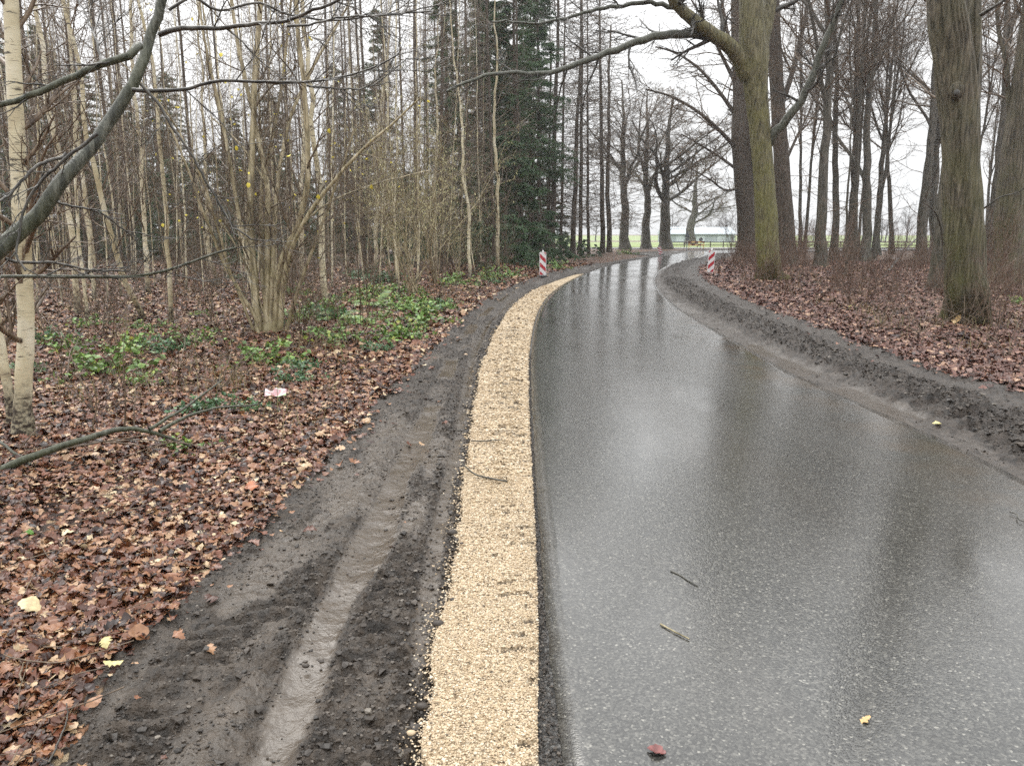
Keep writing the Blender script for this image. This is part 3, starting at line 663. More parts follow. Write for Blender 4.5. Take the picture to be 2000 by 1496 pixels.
for i, (l, q) in enumerate(lims):
    l = l.copy(); j = np.random.default_rng(i).normal(0, .018, l.shape); j[0] = 0; l[:] = l + j; part('limb', Tubes().add(l, q, 14).mesh('beech_limb', M['beech'] if i < 2 else M['smooth_bark']), tb)
rng = np.random.default_rng(5)
part('crown', twigs_from(rng, lims, 'beech_twigs', M['twig_dark'], 13, .2, 1.7, 55, -.01), tb)
# burl and cut-branch scar on the trunk face
def blob(name, c, r, seed, m, sq=(1, 1, 1), n=14):
    th = np.linspace(0, math.pi, n)[:, None]; ph = np.linspace(0, 2 * math.pi, 2 * n, endpoint=False)[None]
    d = np.stack([np.sin(th) * np.cos(ph), np.sin(th) * np.sin(ph), np.cos(th) + 0 * ph], -1)
    k_ = 1 + .35 * (fbm(d[..., 0] * 2.2 + 5, d[..., 1] * 2.2 + d[..., 2] * 2, seed, 3) - .5)
    return mesh(name, np.array(c) + d * r * k_[..., None] * np.array(sq), grid_quads(n, 2 * n, True), mats=[m])
# thick trunk in front on the right, with its second stem
Yr = G(1886, 640)[1]
tr = thing('lime_tree', 'thick furrowed trunk with dark knot standing nearest the road on the right', 'tree', (*G(1886, 640)[:2], 0))
Wr = lambda w: pxm(w, Yr) / 2
foot = G(1887, 632); foot[2] = -.1
cen = np.vstack([foot, pline([(1886, 560), (1883, 480), (1880, 400), (1876, 310), (1870, 200), (1860, 100), (1847, 0), (1835, -160), (1828, -420)], Yr)])
me, cl, rd = hero(local(tr, cen), [Wr(80), Wr(76), Wr(72), Wr(66), Wr(63), Wr(66), Wr(62), Wr(60), Wr(52), Wr(40)], 360, 150, 26, .050, .30, 11, M['oak'], 'lime_trunk', 4)
part('trunk', me, tr)
lims = [(local(tr, l), q) for l, q in limb_tubes([([(1893, 260), (1899, 200), (1903, 120), (1904, 40), (1904, -40), (1910, -200), (1916, -400)], 30, 20, .5),
        ([(1915, 30), (1935, 18), (1960, 2), (1990, -20)], 8, 3, -.4), ([(1842, 480), (1836, 440), (1826, 415), (1810, 400), (1800, 395)], 4, 1.6, -.5), ([(1900, 420), (1925, 405), (1955, 385), (1990, 375), (2010, 360)], 4, 1.5, -.6)], Yr, 26)]
for l, q in lims[:1]: part('limb', hero(l, q[::5], 160, 84, 16, .034, 0, 23, M['oak'], 'lime_stem')[0], tr)
part('crown', Tubes().add(lims[1][0], lims[1][1], 6).add(lims[2][0], lims[2][1], 5).add(lims[3][0], lims[3][1], 5).mesh('lime_twigs', M['twig_dark']), tr)
kc = local(tr, P(1869, 178, Yr - Wr(60) * .93)); kn = thing
part('knot', blob('trunk_knot', kc, .12, 4, M['oak'], (.95, .6, 1.25)), tr)
kc2 = local(tr, P(1869, 182, Yr - Wr(60) * 1.16)); part('knot_hole', blob('trunk_knot_hole', kc2, .05, 9, M['twig_dark'], (1, .5, 1.1)), tr)
# water shoots round its foot
rng = np.random.default_rng(77)
bs = np.zeros((14, 2, 3)); a_ = rng.uniform(2.6, 6.8, 14); bs[:, 0, 0] = np.cos(a_) * .5; bs[:, 0, 1] = np.sin(a_) * .5; bs[:, 1] = bs[:, 0] + np.array([0, 0, .05]); 
s_, sr_ = sprout(rng, bs, np.full((14, 2), .006), 2, 0, 1, 25, 14, lambda t, L_: 1.5 + 0 * t, 9, .16, .02, 1, .004)
b_, br_ = sprout(rng, s_, sr_, 5, .2, 1, 45, 14, lambda t, L_: .3 * L_, 5, .16, .02, .6, .003)
part('shoots', Tubes().add(s_, sr_, 4).add(b_, br_, 3).mesh('lime_shoots', M['twig']), tr)
def big_trunk(name, label, foot_uv, pts, ws, mat, seed, flare=.35, ridge=18, amp=.022, specs=(), twig=True):
    Y = G(*foot_uv)[1]; t = thing(name, label, 'tree', (*G(*foot_uv)[:2], 0)); f = G(*foot_uv); f[2] = -.1
    cen = np.vstack([f, pline(pts, Y)]); me, cl, rd = hero(local(t, cen), [pxm(w, Y) / 2 for w in ws], 150, 48, ridge, amp, flare, seed, M[mat], name + '_trunk')
    part('trunk', me, t); lm = [(local(t, l), q) for l, q in limb_tubes(specs, Y, 20)]
    for l, q in lm: part('limb', Tubes().add(l, q, 9).mesh(name + '_limb', M[mat]), t)
    if lm and twig: part('crown', twigs_from(np.random.default_rng(seed), lm, name + '_twigs', M['twig'], 18, .34, 3.2, 48, .02, (max(.008, Y * .00038), max(.0055, Y * .00024), max(.004, Y * .00017))), t)
    return t
big_trunk('lime_tree', 'mossy flared trunk half hidden just behind the thick knotted trunk', (1836, 567), [(1843, 500), (1852, 400), (1866, 250), (1882, 100), (1893, 0), (1910, -300)], [42, 40, 34, 32, 30, 28, 18], 'wood', 31, .45,
          specs=[([(1862, 300), (1850, 200), (1842, 120), (1838, 40), (1836, -160)], 18, 6, .4)])
big_trunk('lime_tree', 'stout brown trunk leaning to the right at the picture edge', (1962, 555), [(1966, 500), (1972, 400), (1986, 280), (2003, 150), (2022, 0), (2050, -300)], [52, 50, 46, 42, 38, 36, 22], 'oak', 37, .25,
          specs=[([(1990, 260), (1996, 180), (2000, 100), (2003, 20), (2008, -160)], 18, 7, .5), ([(1985, 290), (1970, 200), (1965, 120), (1950, 60), (1945, -120)], 12, 4, .6)])
big_trunk('beech_tree', 'straight grey brown trunk standing right behind the mossy beech', (1536, 518), [(1534, 460), (1530, 380), (1524, 280), (1518, 180), (1512, 90), (1508, 0), (1500, -300)], [38, 32, 28, 26, 25, 24, 23, 14], 'pole', 41, .5,
          specs=[([(1520, 220), (1545, 150), (1560, 90), (1575, 20), (1590, -150)], 12, 4, .8), ([(1515, 150), (1480, 90), (1440, 50), (1400, 20)], 9, 3, .8), ([(1528, 330), (1560, 260), (1580, 220), (1600, 160)], 7, 2, 1.2)])
big_trunk('oak_tree', 'dark double stemmed oak at the far inside of the bend', (1459, 502), [(1458, 470), (1457, 420), (1452, 370), (1448, 300), (1446, 220), (1444, 140), (1440, 40), (1436, -160)], [38, 34, 33, 36, 26, 24, 22, 18, 10], 'pole', 43, .2,
          specs=[([(1462, 400), (1470, 350), (1474, 280), (1470, 200), (1468, 100), (1470, -60)], 18, 8, .8), ([(1446, 300), (1400, 250), (1350, 210), (1300, 185), (1262, 175)], 9, 3, -2), ([(1446, 240), (1405, 180), (1360, 130), (1310, 100), (1280, 92)], 9, 3, 1),
                 ([(1450, 340), (1410, 310), (1370, 285), (1330, 262)], 7, 2, 2), ([(1445, 180), (1410, 110), (1380, 50), (1350, 0)], 9, 3, 0), ([(1446, 200), (1480, 130), (1500, 60), (1520, 0)], 8, 3, 2), ([(1452, 365), (1420, 372), (1385, 350), (1350, 330)], 5, 2, -2), ([(1446, 140), (1420, 60), (1405, -40), (1400, -120)], 8, 3, 0)])

# ------------------------------------------------------------------ bare wood behind them
BROAD = [v_broad(100 + i, H_, r_, f_, z_, s_) for i, (H_, r_, f_, z_, s_) in enumerate([(20, .2, 3, .25, 14), (21, .22, 2, .35, 12), (19, .2, 4, .3, 18), (20, .19, 2, .2, 10), (18, .18, 3, .4, 20)])]
BR = [.2, .22, .2, .19, .18]
right_wood = [(1603, 522, 1612, 22, 'dark straight trunk rising from brambles right of the mossy beech'), (1630, 508, 1640, 15, 'second slim grey trunk to the right of the mossy beech'), (1657, 506, 1680, 17, 'grey trunk with many twigs midway between the two big trunks'),
    (1690, 512, 1722, 19, 'straight grey trunk rising in the middle of the right wood'), (1712, 500, 1735, 14, 'thin grey trunk close beside the straight middle trunk'), (1742, 497, 1730, 10, 'thin dark trunk in the gap left of the flared trunk'),
    (1796, 512, 1835, 19, 'grey trunk leaning right just left of the flared mossy trunk'), (1824, 500, 1846, 20, 'pale grey trunk framed between leaning trunk and thick knotted trunk'), (1931, 520, 1955, 17, 'brown trunk standing right of the thick knotted trunk'), (1948, 512, 1985, 14, 'slim trunk next to the stout leaning edge trunk')]
for i, (u, v, ut, w, lab) in enumerate(right_wood):
    stand('bare_tree', lab, 'tree', BROAD[i % 5], u, v, ut, BR[i % 5], w, rz=i * 1.9, group='bare trees in the right-hand wood')
rng = np.random.default_rng(9)
back = []
for i in range(46):
    Y = rng.uniform(44, 84); x = rng.uniform(.345 * Y, .9 * Y)
    if x < XLR(np.array(Y)) + 3 or x > 62: continue
    back.append((x, Y))
for i, (x, Y) in enumerate(back):
    s = rng.uniform(.55, 1.0)
    place('bare_tree', 'slim leafless trunk far back in the wood right of the bend', 'tree', BROAD[i % 5], (x, Y, -.05), rng.random() * 6, (s, s, rng.uniform(.85, 1.1)), (rng.normal(0, .03), rng.normal(0, .03), 1), 'far trunks of the right-hand wood')
# spreading oaks and alders along the far bend
OAK = [v_broad(200, 15, .30, 6, .26, 32, 'wood', 1.2, 0, .55, 1.3), v_broad(201, 15, .30, 7, .27, 36, 'wood', 1.2, 1500, .5, 1.3), v_broad(202, 16, .26, 4, .3, 22, 'wood', 1.1, 0, .5, 1.2), v_broad(203, 14, .28, 6, .24, 38, 'wood', 1.2, 400, .5, 1.3)]
far_row = [(1221, 488, 1212, 20, 2, 'forked grey tree left of the far oaks beside the road bend', 'bare_tree'), (1262, 486, 1270, 18, 2, 'slim grey tree between the forked tree and the dark oaks', 'bare_tree'),
    (1299, 487, 1290, 24, 1, 'dark oak with brown leaves by the far left verge', 'oak_tree'), (1347, 473, 1345, 20, 3, 'wide branching oak behind the striped road barrier', 'oak_tree')]
for i, (u, v, ut, w, kx, lab, nm) in enumerate(far_row):
    stand(nm, lab, 'tree', OAK[kx], u, v, ut, [.30, .30, .26, .28][kx], w, rz=i * 1.3, group='trees along the far bend')

# ------------------------------------------------------------------ left wood
POLE = [v_pole(300 + i, H_, r_, d_, b_) for i, (H_, r_, d_, b_) in enumerate([(19, .12, 4.2, 1.6), (20, .13, 3.6, 1.9), (18, .11, 5, 1.4), (21, .14, 4.4, 1.7)])]
PR = [.12, .13, .11, .14]
LAR = [v_pole(320 + i, H_, r_, 6.5, 1.9, 1.5) for i, (H_, r_) in enumerate([(19, .12), (20, .13), (18, .11), (21, .14)])]
larch = [(1077, 505, 1085, 15, 'larch pole at the right flank of the dark spruces'), (1095, 503, 1098, 8, 'thin larch pole just right of the spruces'), (1118, 500, 1122, 14, 'straight brown larch trunk behind the left striped beacon'), (1132, 498, 1133, 11, 'larch trunk close beside the straight brown one'),
    (1150, 497, 1148, 8, 'slim larch pole in the middle of the larch row'), (1176, 496, 1178, 13, 'tall dark larch where the leafy bank ends'), (1190, 494, 1200, 14, 'last stout larch at the right end of the row'),
    (905, 520, 897, 11, 'brown larch stem left of the dark spruces'), (880, 515, 872, 9, 'slender larch stem among catkins left of the spruces'), (918, 512, 912, 10, 'twin neighbour of the brown larch left of the spruces')]
for i, (u, v, ut, w, lab) in enumerate(larch):
    stand('larch_tree', lab, 'tree', LAR[i % 4], u, v, ut, PR[i % 4], w * .78, rz=i * 2.1, group='larches at the wood edge')
SPR = [v_spruce(400, 20, .16, .26, 2.5, 17000), v_spruce(401, 19, .15, .34, 2.4, 13000), v_spruce(402, 17, .14, .12, 2.1, 12000)]
for i, (u, v, ut, s, lab) in enumerate([(1010, 512, 1003, 1., 'tallest dark green spruce behind the left striped beacon'), (1055, 507, 1050, .95, 'dark spruce at the right side of the spruce clump'), (975, 510, 962, .95, 'dark spruce at the left side of the spruce clump'), (1035, 500, 1036, 1.05, 'spruce peeping out from behind the spruce clump'), (935, 503, 930, .9, 'thin green spruce standing left behind the clump')]):
    stand('spruce_tree', lab, 'tree', SPR[i % 3 if i != 1 else 0], u, v, ut, rz=i * 2.3, hs_=s, group='dark spruces behind the left beacon')
BIR = [v_birch(500 + i, H_, r_, c_) for i, (H_, r_, c_) in enumerate([(11, .05, .3), (12, .055, .1), (10, .045, .6), (13, .06, .2), (9, .04, .4), (11, .05, 0)])]
BRr = [.05, .055, .045, .06, .04, .05]
birches = [(640, 606, 622, 12, 5, 'straight pale birch pole standing right of the hazel clump'), (731, 535, 727, 8, 1, 'thin white birch deep between hazel clump and catkin bushes'), (850, 528, 838, 8, 1, 'slender birch in front of the catkin bushes'),
    (918, 545, 905, 7, 5, 'thin birch stem near the left end of the leafy verge'), (973, 532, 968, 8, 1, 'white birch stem in front of the dark spruces'), (285, 630, 172, 11, 2, 'crooked birch bending near its foot, between the edge birch and hazel'), (152, 612, 78, 12, 3, 'cream birch just right of the thick edge birch'),
    (335, 640, 240, 9, 4, 'birch with leaning foot left of the hazel clump'), (290, 575, 255, 9, 1, 'upright birch behind the crooked birch'), (185, 590, 130, 8, 0, 'spindly birch behind the cream birch'), (430, 560, 400, 8, 0, 'thin birch left behind the hazel stems'), (590, 560, 560, 9, 3, 'birch rising just behind the right hazel stems')]
for i, (u, v, ut, w, kx, lab) in enumerate(birches):
    stand('birch_tree', lab, 'tree', BIR[kx], u, v, ut, BRr[kx], w, rz=i * 1.7, group='birches at the front of the left wood')
def edge_birch(lab, uv, pts, ws, seed):
    Y = G(*uv)[1]; t = thing('birch_tree', lab, 'tree', (*G(*uv)[:2], 0)); f = G(*uv); f[2] = -.1; rg = np.random.default_rng(seed)
    l = smooth_line(local(t, np.vstack([f, pline(pts, Y)])), 60); l[3:] += np.cumsum(rg.normal(0, .0025, (57, 3)), 0)
    q = pchip(np.linspace(0, 1, len(ws)), [pxm(w, Y) / 2 for w in ws], np.linspace(0, 1, 60)); q[:6] *= np.array([1.75, 1.55, 1.38, 1.22, 1.1, 1.04])
    part('trunk', Tubes().add(l, q * (1 + .06 * (vnoise(np.linspace(0, 40, 60), np.zeros(60), seed) - .5)), 16).mesh('birch_trunk', M['birch']), t)
    part('crown', twigs_from(rg, [(l, q)], 'birch_twigs', M['twig'], 26, .16, 1.1, 50, .03, (.0045, .003, .0022)), t)
edge_birch('thickest cream birch by the left picture edge with dark scaly foot', (42, 858), [(46, 740), (50, 600), (45, 450), (38, 300), (31, 150), (22, 0), (14, -200), (8, -400)], [34, 31, 29, 28, 27, 26, 24, 19, 14], 3)
edge_birch('leaning birch stem at the extreme left edge beside the thick birch', (28, 835), [(18, 770), (4, 690), (-14, 580), (-34, 440), (-60, 280), (-80, 100)], [20, 18, 17, 16, 15, 13, 10], 4)
rng = np.random.default_rng(21)
def left_spots(n, y0, y1, gap, rng, clear=1.2):
    pts = []; tries = 0
    while len(pts) < n and tries < n * 60:
        tries += 1; Y = math.sqrt(rng.uniform(y0 * y0, y1 * y1)); x = rng.uniform(-.74 * Y - 1.0, float(XLL(np.array(Y))) - clear)
        if x > .045 * Y + .6 and Y > 34: continue
        if all((x - a) ** 2 + (Y - b) ** 2 > gap * gap for a, b in pts): pts.append((x, Y))
    return pts
for i, (x, Y) in enumerate(left_spots(115, 13, 36, .55, rng, 2.2)):
    kx = int(rng.integers(0, 6)); s = rng.uniform(.26, .64)
    place('birch_tree', 'thin pale birch stem crowded among the others in the left wood', 'tree', BIR[kx], (x, Y, ground_at(x, Y) - .05), rng.random() * 6.28, (s, s, rng.uniform(.85, 1.15)), (rng.normal(0, .05), rng.normal(0, .05), 1), 'young birches filling the left wood')
for i, (x, Y) in enumerate(left_spots(78, 26, 66, .9, rng, 3.)):
    kx = int(rng.integers(0, 4)); s = rng.uniform(.5, .95)
    place('larch_tree', 'dark conifer pole with dead side branches deep in the left wood', 'tree', POLE[kx], (x, Y, -.05), rng.random() * 6.28, (s, s, rng.uniform(.85, 1.05)), (rng.normal(0, .012), rng.normal(0, .012), 1), 'conifer poles deep in the left wood')
for i, (x, Y) in enumerate(left_spots(36, 38, 74, 1.9, rng, 3.5)):
    kx = int(rng.integers(0, 3)); s = rng.uniform(.8, 1.1)
    place('spruce_tree', 'shadowy spruce at the dark back of the left wood', 'tree', SPR[kx], (x, Y, -.05), rng.random() * 6.28, (s, s, rng.uniform(.4, .95)), None, 'spruces at the back of the left wood')

# hazel clump
Yh = G(530, 655)[1]
th_ = thing('hazel_clump', 'many stemmed hazel fanning out from one foot with few yellow leaves', 'shrub', (*G(530, 652)[:2], 0))
hz = [([(508, 655), (497, 540), (486, 420), (490, 300), (500, 150), (512, 0), (525, -250)], 17, 7, .6), ([(520, 660), (523, 500), (524, 380), (502, 260), (470, 120), (448, 0), (430, -150)], 14, 5, .9), ([(536, 660), (548, 520), (588, 425), (600, 330), (592, 200), (578, 60), (570, -150)], 15, 6, -.3),
      ([(545, 655), (566, 520), (603, 430), (650, 360), (705, 300), (760, 250), (820, 200)], 13, 3, -.8), ([(556, 655), (582, 560), (622, 450), (652, 372), (672, 320), (690, 250)], 9, 3, -.3), ([(516, 650), (480, 585), (432, 505), (402, 430), (360, 330), (300, 200)], 8, 3, -.5),
      ([(530, 650), (536, 450), (545, 320), (575, 200), (625, 100), (680, 0)], 12, 4, 1.2), ([(500, 655), (452, 540), (402, 380), (345, 260), (290, 180), (230, 120)], 6, 2, -1.2), ([(526, 650), (512, 500), (512, 380), (540, 250), (560, 100), (575, -50)], 11, 4, 1.5),
      ([(512, 655), (486, 500), (455, 380), (430, 240), (400, 100), (380, -60)], 9, 4, .2), ([(540, 655), (560, 560), (578, 470), (640, 400), (730, 360), (850, 330)], 6, 2, .6), ([(522, 655), (528, 560), (540, 470), (525, 370), (470, 280), (420, 230)], 8, 3, 1.0), ([(530, 655), (500, 560), (460, 470), (410, 400), (380, 300), (375, 180)], 6, 2, .4)]
lims = lims_hazel = [(local(th_, l), q) for l, q in limb_tubes(hz, Yh, 24)]
rng = np.random.default_rng(3)
for l, q in lims:
    j = np.cumsum(rng.normal(0, .008, l.shape), 0); l = l + j - j[:1]; l[0, 2] = -.06; q[0] *= 1.15
    part('stem', Tubes().add(l, q, 9).mesh('hazel_stem', M['hazel']), th_)
part('crown', twigs_from(rng, lims, 'hazel_twigs', M['hazel_twig'], 10, .30, 1.4, 40, .03, (.0055, .0036, .0026)), th_)
# foreground leaning stem with spreading side branches
Yf = 3.7
tf = thing('leaning_tree', 'dark wet stem leaning across the upper left corner with long side branches', 'tree', (-3.15, 3.2, 0))
top = P(100, 385, Yf)
cen = np.vstack([[-3.2, 3.2, -.1], [-2.85, 3.3, .75], P(-40, 520, Yf - .2), P(60, 430, Yf - .05), P(110, 365, Yf), P(175, 285, Yf + .1), P(235, 205, Yf + .18), P(268, 140, Yf + .22), P(295, 75, Yf + .28), P(322, 0, Yf + .3), P(340, -90, Yf + .3), P(360, -300, Yf + .3)])
l0 = smooth_line(local(tf, cen), 90); w0 = np.interp(np.linspace(0, 1, 90), [0, .3, .5, .62, .75, 1], [.056, .048, .038, .030, .025, .014])
rngf = np.random.default_rng(8); l0 = l0 + (np.cumsum(rngf.normal(0, .0025, l0.shape), 0))
w0 = w0 * (1 + .09 * (vnoise(np.linspace(0, 26, 90), np.zeros(90), 5) - .5))
part('trunk', Tubes().add(l0, w0, 20).mesh('leaning_trunk', M['smooth_bark']), tf)
sb = [([(272, 90), (262, 100), (215, 125), (150, 155), (80, 185), (0, 212), (-60, 232)], 15, 9, -.3), ([(312, 68), (340, 58), (400, 60), (470, 55), (550, 50), (585, 40), (630, 22), (680, 6), (760, 2)], 10, 4, -.2), ([(258, 176), (290, 180), (350, 178), (410, 167), (480, 166), (540, 169), (600, 168), (660, 158), (720, 140), (770, 112)], 8, 3, .2),
      ([(600, 168), (640, 176), (690, 180), (740, 160), (790, 120)], 4, 2, .3), ([(330, 20), (380, -4), (420, 16), (440, 18), (480, 8), (520, 4), (570, 28), (620, 36), (690, 34), (760, 25), (840, 14)], 6, 3, .5), ([(560, 52), (620, 48), (680, 34), (750, 32), (830, 20), (900, -4)], 5, 2, .2),
      ([(275, 165), (310, 200), (345, 265), (375, 320), (410, 375), (450, 430), (480, 455)], 6, 3, .0), ([(190, 262), (140, 300), (80, 350), (45, 420), (40, 480), (55, 520)], 7, 4, -.2), ([(130, 300), (75, 330), (20, 380), (-20, 400)], 7, 4, -.3), ([(110, 395), (160, 400), (205, 418), (240, 445), (300, 455)], 5, 2, .3), ([(205, 130), (190, 80), (170, 30), (140, -20)], 5, 3, .4), ([(10, 505), (50, 512), (100, 510), (170, 520), (250, 520)], 7, 3, .2)]
lims = [(local(tf, l), q) for l, q in limb_tubes(sb, Yf, 26)]
for l, q in lims:
    j = np.cumsum(rngf.normal(0, .003, l.shape), 0); l[:] = l + j - j[:1]; part('branch', Tubes().add(l, q, 9).mesh('leaning_branch', M['twig_dark'] if q[0] < .014 else M['smooth_bark']), tf)
part('crown', twigs_from(rngf, lims, 'leaning_twigs', M['twig_dark'], 7, .3, .8, 38, .01, (.0032, .0022, .0016), 2), tf)
# lower broken branch sticking out from the left edge
bl = smooth_line(pline([(-30, 546), (10, 540), (90, 540), (170, 541), (245, 541), (310, 532), (380, 510), (430, 492), (462, 484)], 3.9), 40); q = np.interp(np.linspace(0, 1, 40), [0, .3, 1], [.009, .010, .0055])
ob = thing('broken_branch', 'pale wet branch with snapped tip jutting in from the left edge', 'branch', tuple(bl[0]))
_bl = np.vstack([np.array([-2.72, 3.45, .95]), np.array([-2.7, 3.7, 1.2]), bl[0]]) - bl[0]
part('stick', Tubes().add(np.vstack([_bl[:-1], bl - bl[0]]), np.r_[[.012, .011], q], 10).mesh('broken_stick', M['smooth_bark']), ob)
part('twigs', twigs_from(rngf, [(bl - bl[0], q)], 'broken_twigs', M['twig_dark'], 9, .3, .7, 35, .02, (.003, .002, .0016), 2), ob)
# lone yellow leaves still on the hazel
for i, (u, v, s) in enumerate([(432, 107, 1), (440, 160, .8), (462, 290, 1), (485, 362, 1.1), (487, 338, .7), (643, 256, 1), (564, 305, 1.1), (622, 385, 1.1), (726, 366, 1.1), (470, 333, .8), (500, 380, .7), (287, 8, 1.1), (296, 20, .9), (318, 440, .8), (672, 437, .6), (376, 38, .8)]):
    c = local(th_, P(u, v, Yh - .6)); rg_ = np.random.default_rng(i); r_ = .029 * s; n_ = 10; a = np.linspace(0, 2 * math.pi, n_, endpoint=False)
    ax = unit(rg_.normal(0, 1, 3) + np.array([0, -1.4, 0])); e1 = unit(np.cross(ax, [0, 0, 1.])); e2 = np.cross(ax, e1)
    rim = [c + r_ * (1 - .12 * (j % 2)) * (math.cos(t) * e1 + 1.25 * math.sin(t) * e2) + ax * .012 * math.cos(2 * t) for j, t in enumerate(a)]
    part('leaf', mesh('hazel_leaf', np.array([c - ax * .008] + rim), tris=[(0, 1 + j, 1 + (j + 1) % n_) for j in range(n_)], mats=[M['yellow']]), th_)

rg_ = np.random.default_rng(91); pos = np.concatenate([along(rg_, l[None], 14, .45) for l, q in lims_hazel]) + rg_.normal(0, .22, (14 * len(lims_hazel), 3))
part('foliage', leaves_cloud(rg_, pos, .05, .32, .3, .8, 'hazel_yellow_leaves', M['yellow']), th_)

# ------------------------------------------------------------------ undergrowth
BRL = [bushy(600 + i, H_, n_, M['twig'], sp_, 1.0, .007) for i, (H_, n_, sp_) in enumerate([(2.2, 7, 14), (1.5, 9, 24), (2.8, 6, 10), (1.1, 10, 30)])]
BRR_ = [bushy(620 + i, H_, n_, M['twig_red'], sp_, 1.2, .006) for i, (H_, n_, sp_) in enumerate([(1.3, 12, 18), (.9, 14, 26), (1.7, 9, 14), (.7, 14, 30)])]
rng = np.random.default_rng(31)
for i, (x, Y) in enumerate(left_spots(80, 10.5, 32, .7, rng, .9)):
    s = rng.uniform(.6, 1.15)
    place('brush_shrub', 'leafless twiggy sapling brush under the birches of the left wood', 'shrub', BRL[int(rng.integers(0, 4))], (x, Y, ground_at(x, Y) - .03), rng.random() * 6.28, (s, s, s), None, 'leafless brush under the left wood')
n_ = 0
while n_ < 115:
    Y = math.sqrt(rng.uniform(9 ** 2, 46 ** 2)); xl = float(XLR(np.array(Y))); x = rng.uniform(xl + .5, max(xl + 1, .72 * Y + 1))
    if Y < 20 and x < xl + 1.4: continue
    if math.hypot(x - tr.location.x, Y - tr.location.y) < .9 or math.hypot(x - tb.location.x, Y - tb.location.y) < 1.2: continue
    if abs(x / Y - .268) < .035 and Y < 33: continue
    if Y < 15.5 and abs(x - tr.location.x - .3) < 2.2: continue
    s = rng.uniform(.6, 1.25); n_ += 1
    place('brush_shrub', 'reddish brown bare brush among leaves under the right wood', 'shrub', BRR_[int(rng.integers(0, 4))], (x, Y, ground_at(x, Y) - .03), rng.random() * 6.28, (s, s, s), None, 'reddish brush under the right wood')
for i, (u, v, s, kx, lab) in enumerate([(1436, 512, .8, 1, 'dense brown brush just behind the right striped beacon'), (1445, 522, 1.1, 0, 'brown brush left of the mossy beech foot'), (1432, 497, 2.6, 2, 'tall thin shrub leaning between road end and dark oak'), (1560, 540, 1.0, 2, 'brown shoots close behind the mossy beech foot'), (1690, 600, .9, 1, 'tangled brush between beech and knotted trunk'), (1740, 612, .8, 0, 'brush left of the thick knotted trunk'), (1945, 672, .7, 2, 'thin red brown shoots right of the knotted trunk foot'), (1650, 575, .8, 1, 'brown seedlings in front of the middle of the right wood')]):
    b = G(u, v); place('brush_shrub', lab, 'shrub', BRR_[kx], (b[0], b[1], ground_at(b[0], b[1]) - .03), i * 1.1, (s, s, s), None, 'named brush on the right')
sap = stand('sapling', 'single straight thin sapling in leaves right of the mossy beech', 'tree', v_birch(640, 7, .05, 0)[:0] or [('trunk', Tubes().add(trunkline(np.random.default_rng(4), 7, 20, .02), np.linspace(.06, .012, 20), 8).mesh('sapling_trunk', M['wood'])), ('crown', BRL[2][0][1])], 1650, 545, 1668)
rng = np.random.default_rng(33)
YSPB = v_spruce(411, 4.2, .04, .02, 1.7, 3600)
for i, (x, Y) in enumerate(left_spots(60, 40, 80, 1.5, rng, 3.)):
    s = rng.uniform(.8, 1.7); place('young_spruce', 'bushy young spruce closing the dark back of the left wood', 'tree', YSPB, (x, Y, -.05), rng.random() * 6, (s * 1.2, s * 1.2, s), None, 'young spruces at the back of the left wood')
CAT = [v_catkin(650, 4.6, 11, 1300), v_catkin(651, 5.4, 10, 1500)]
for i, (u, v, s, kx, lab) in enumerate([(802, 578, 1.0, 0, 'wide hazel bush with pale catkins left of the leafy verge'), (850, 560, 1.05, 1, 'tall catkin covered hazel right of the wide catkin bush'), (770, 548, 1.0, 1, 'catkin hazel standing behind the wide bush'), (895, 540, .75, 0, 'small catkin hazel nearest the dark spruces')]):
    b = G(u, v); place('catkin_hazel', lab, 'shrub', CAT[kx], (b[0], b[1], ground_at(b[0], b[1]) - .03), i * 1.7, (s, s, s), None, 'catkin hazels')
YSP = [('trunk', SPR[0][0][1])][:0] + v_spruce(410, 3.2, .03, .02, 1.3, 3000)
for i, (u, v, s, lab) in enumerate([(1005, 530, .8, 'low bushy young spruce left of the left beacon'), (1100, 515, .5, 'low dark young spruce right of the left beacon'), (1140, 508, .42, 'young spruce at the foot of the larch row'), (1065, 512, .95, 'young spruce directly behind the left beacon'), (930, 532, .7, 'young spruce left of the spruce clump foot'), (1165, 503, .3, 'smallest young spruce at the right of the larch feet')]):
    b = G(u, v); place('young_spruce', lab, 'tree', YSP, (b[0], b[1], -.03), i * 1.3, (s, s, s), None, 'young spruces')
BRA = [v_bramble(660, .5, .35, 340, M['green'], .085), v_bramble(661, .6, .28, 340, M['green'], .075), v_bramble(662, .45, .3, 300, M['ivy'], .08)]
FER = [v_fern(670, .55, 11), v_fern(671, .45, 9)]
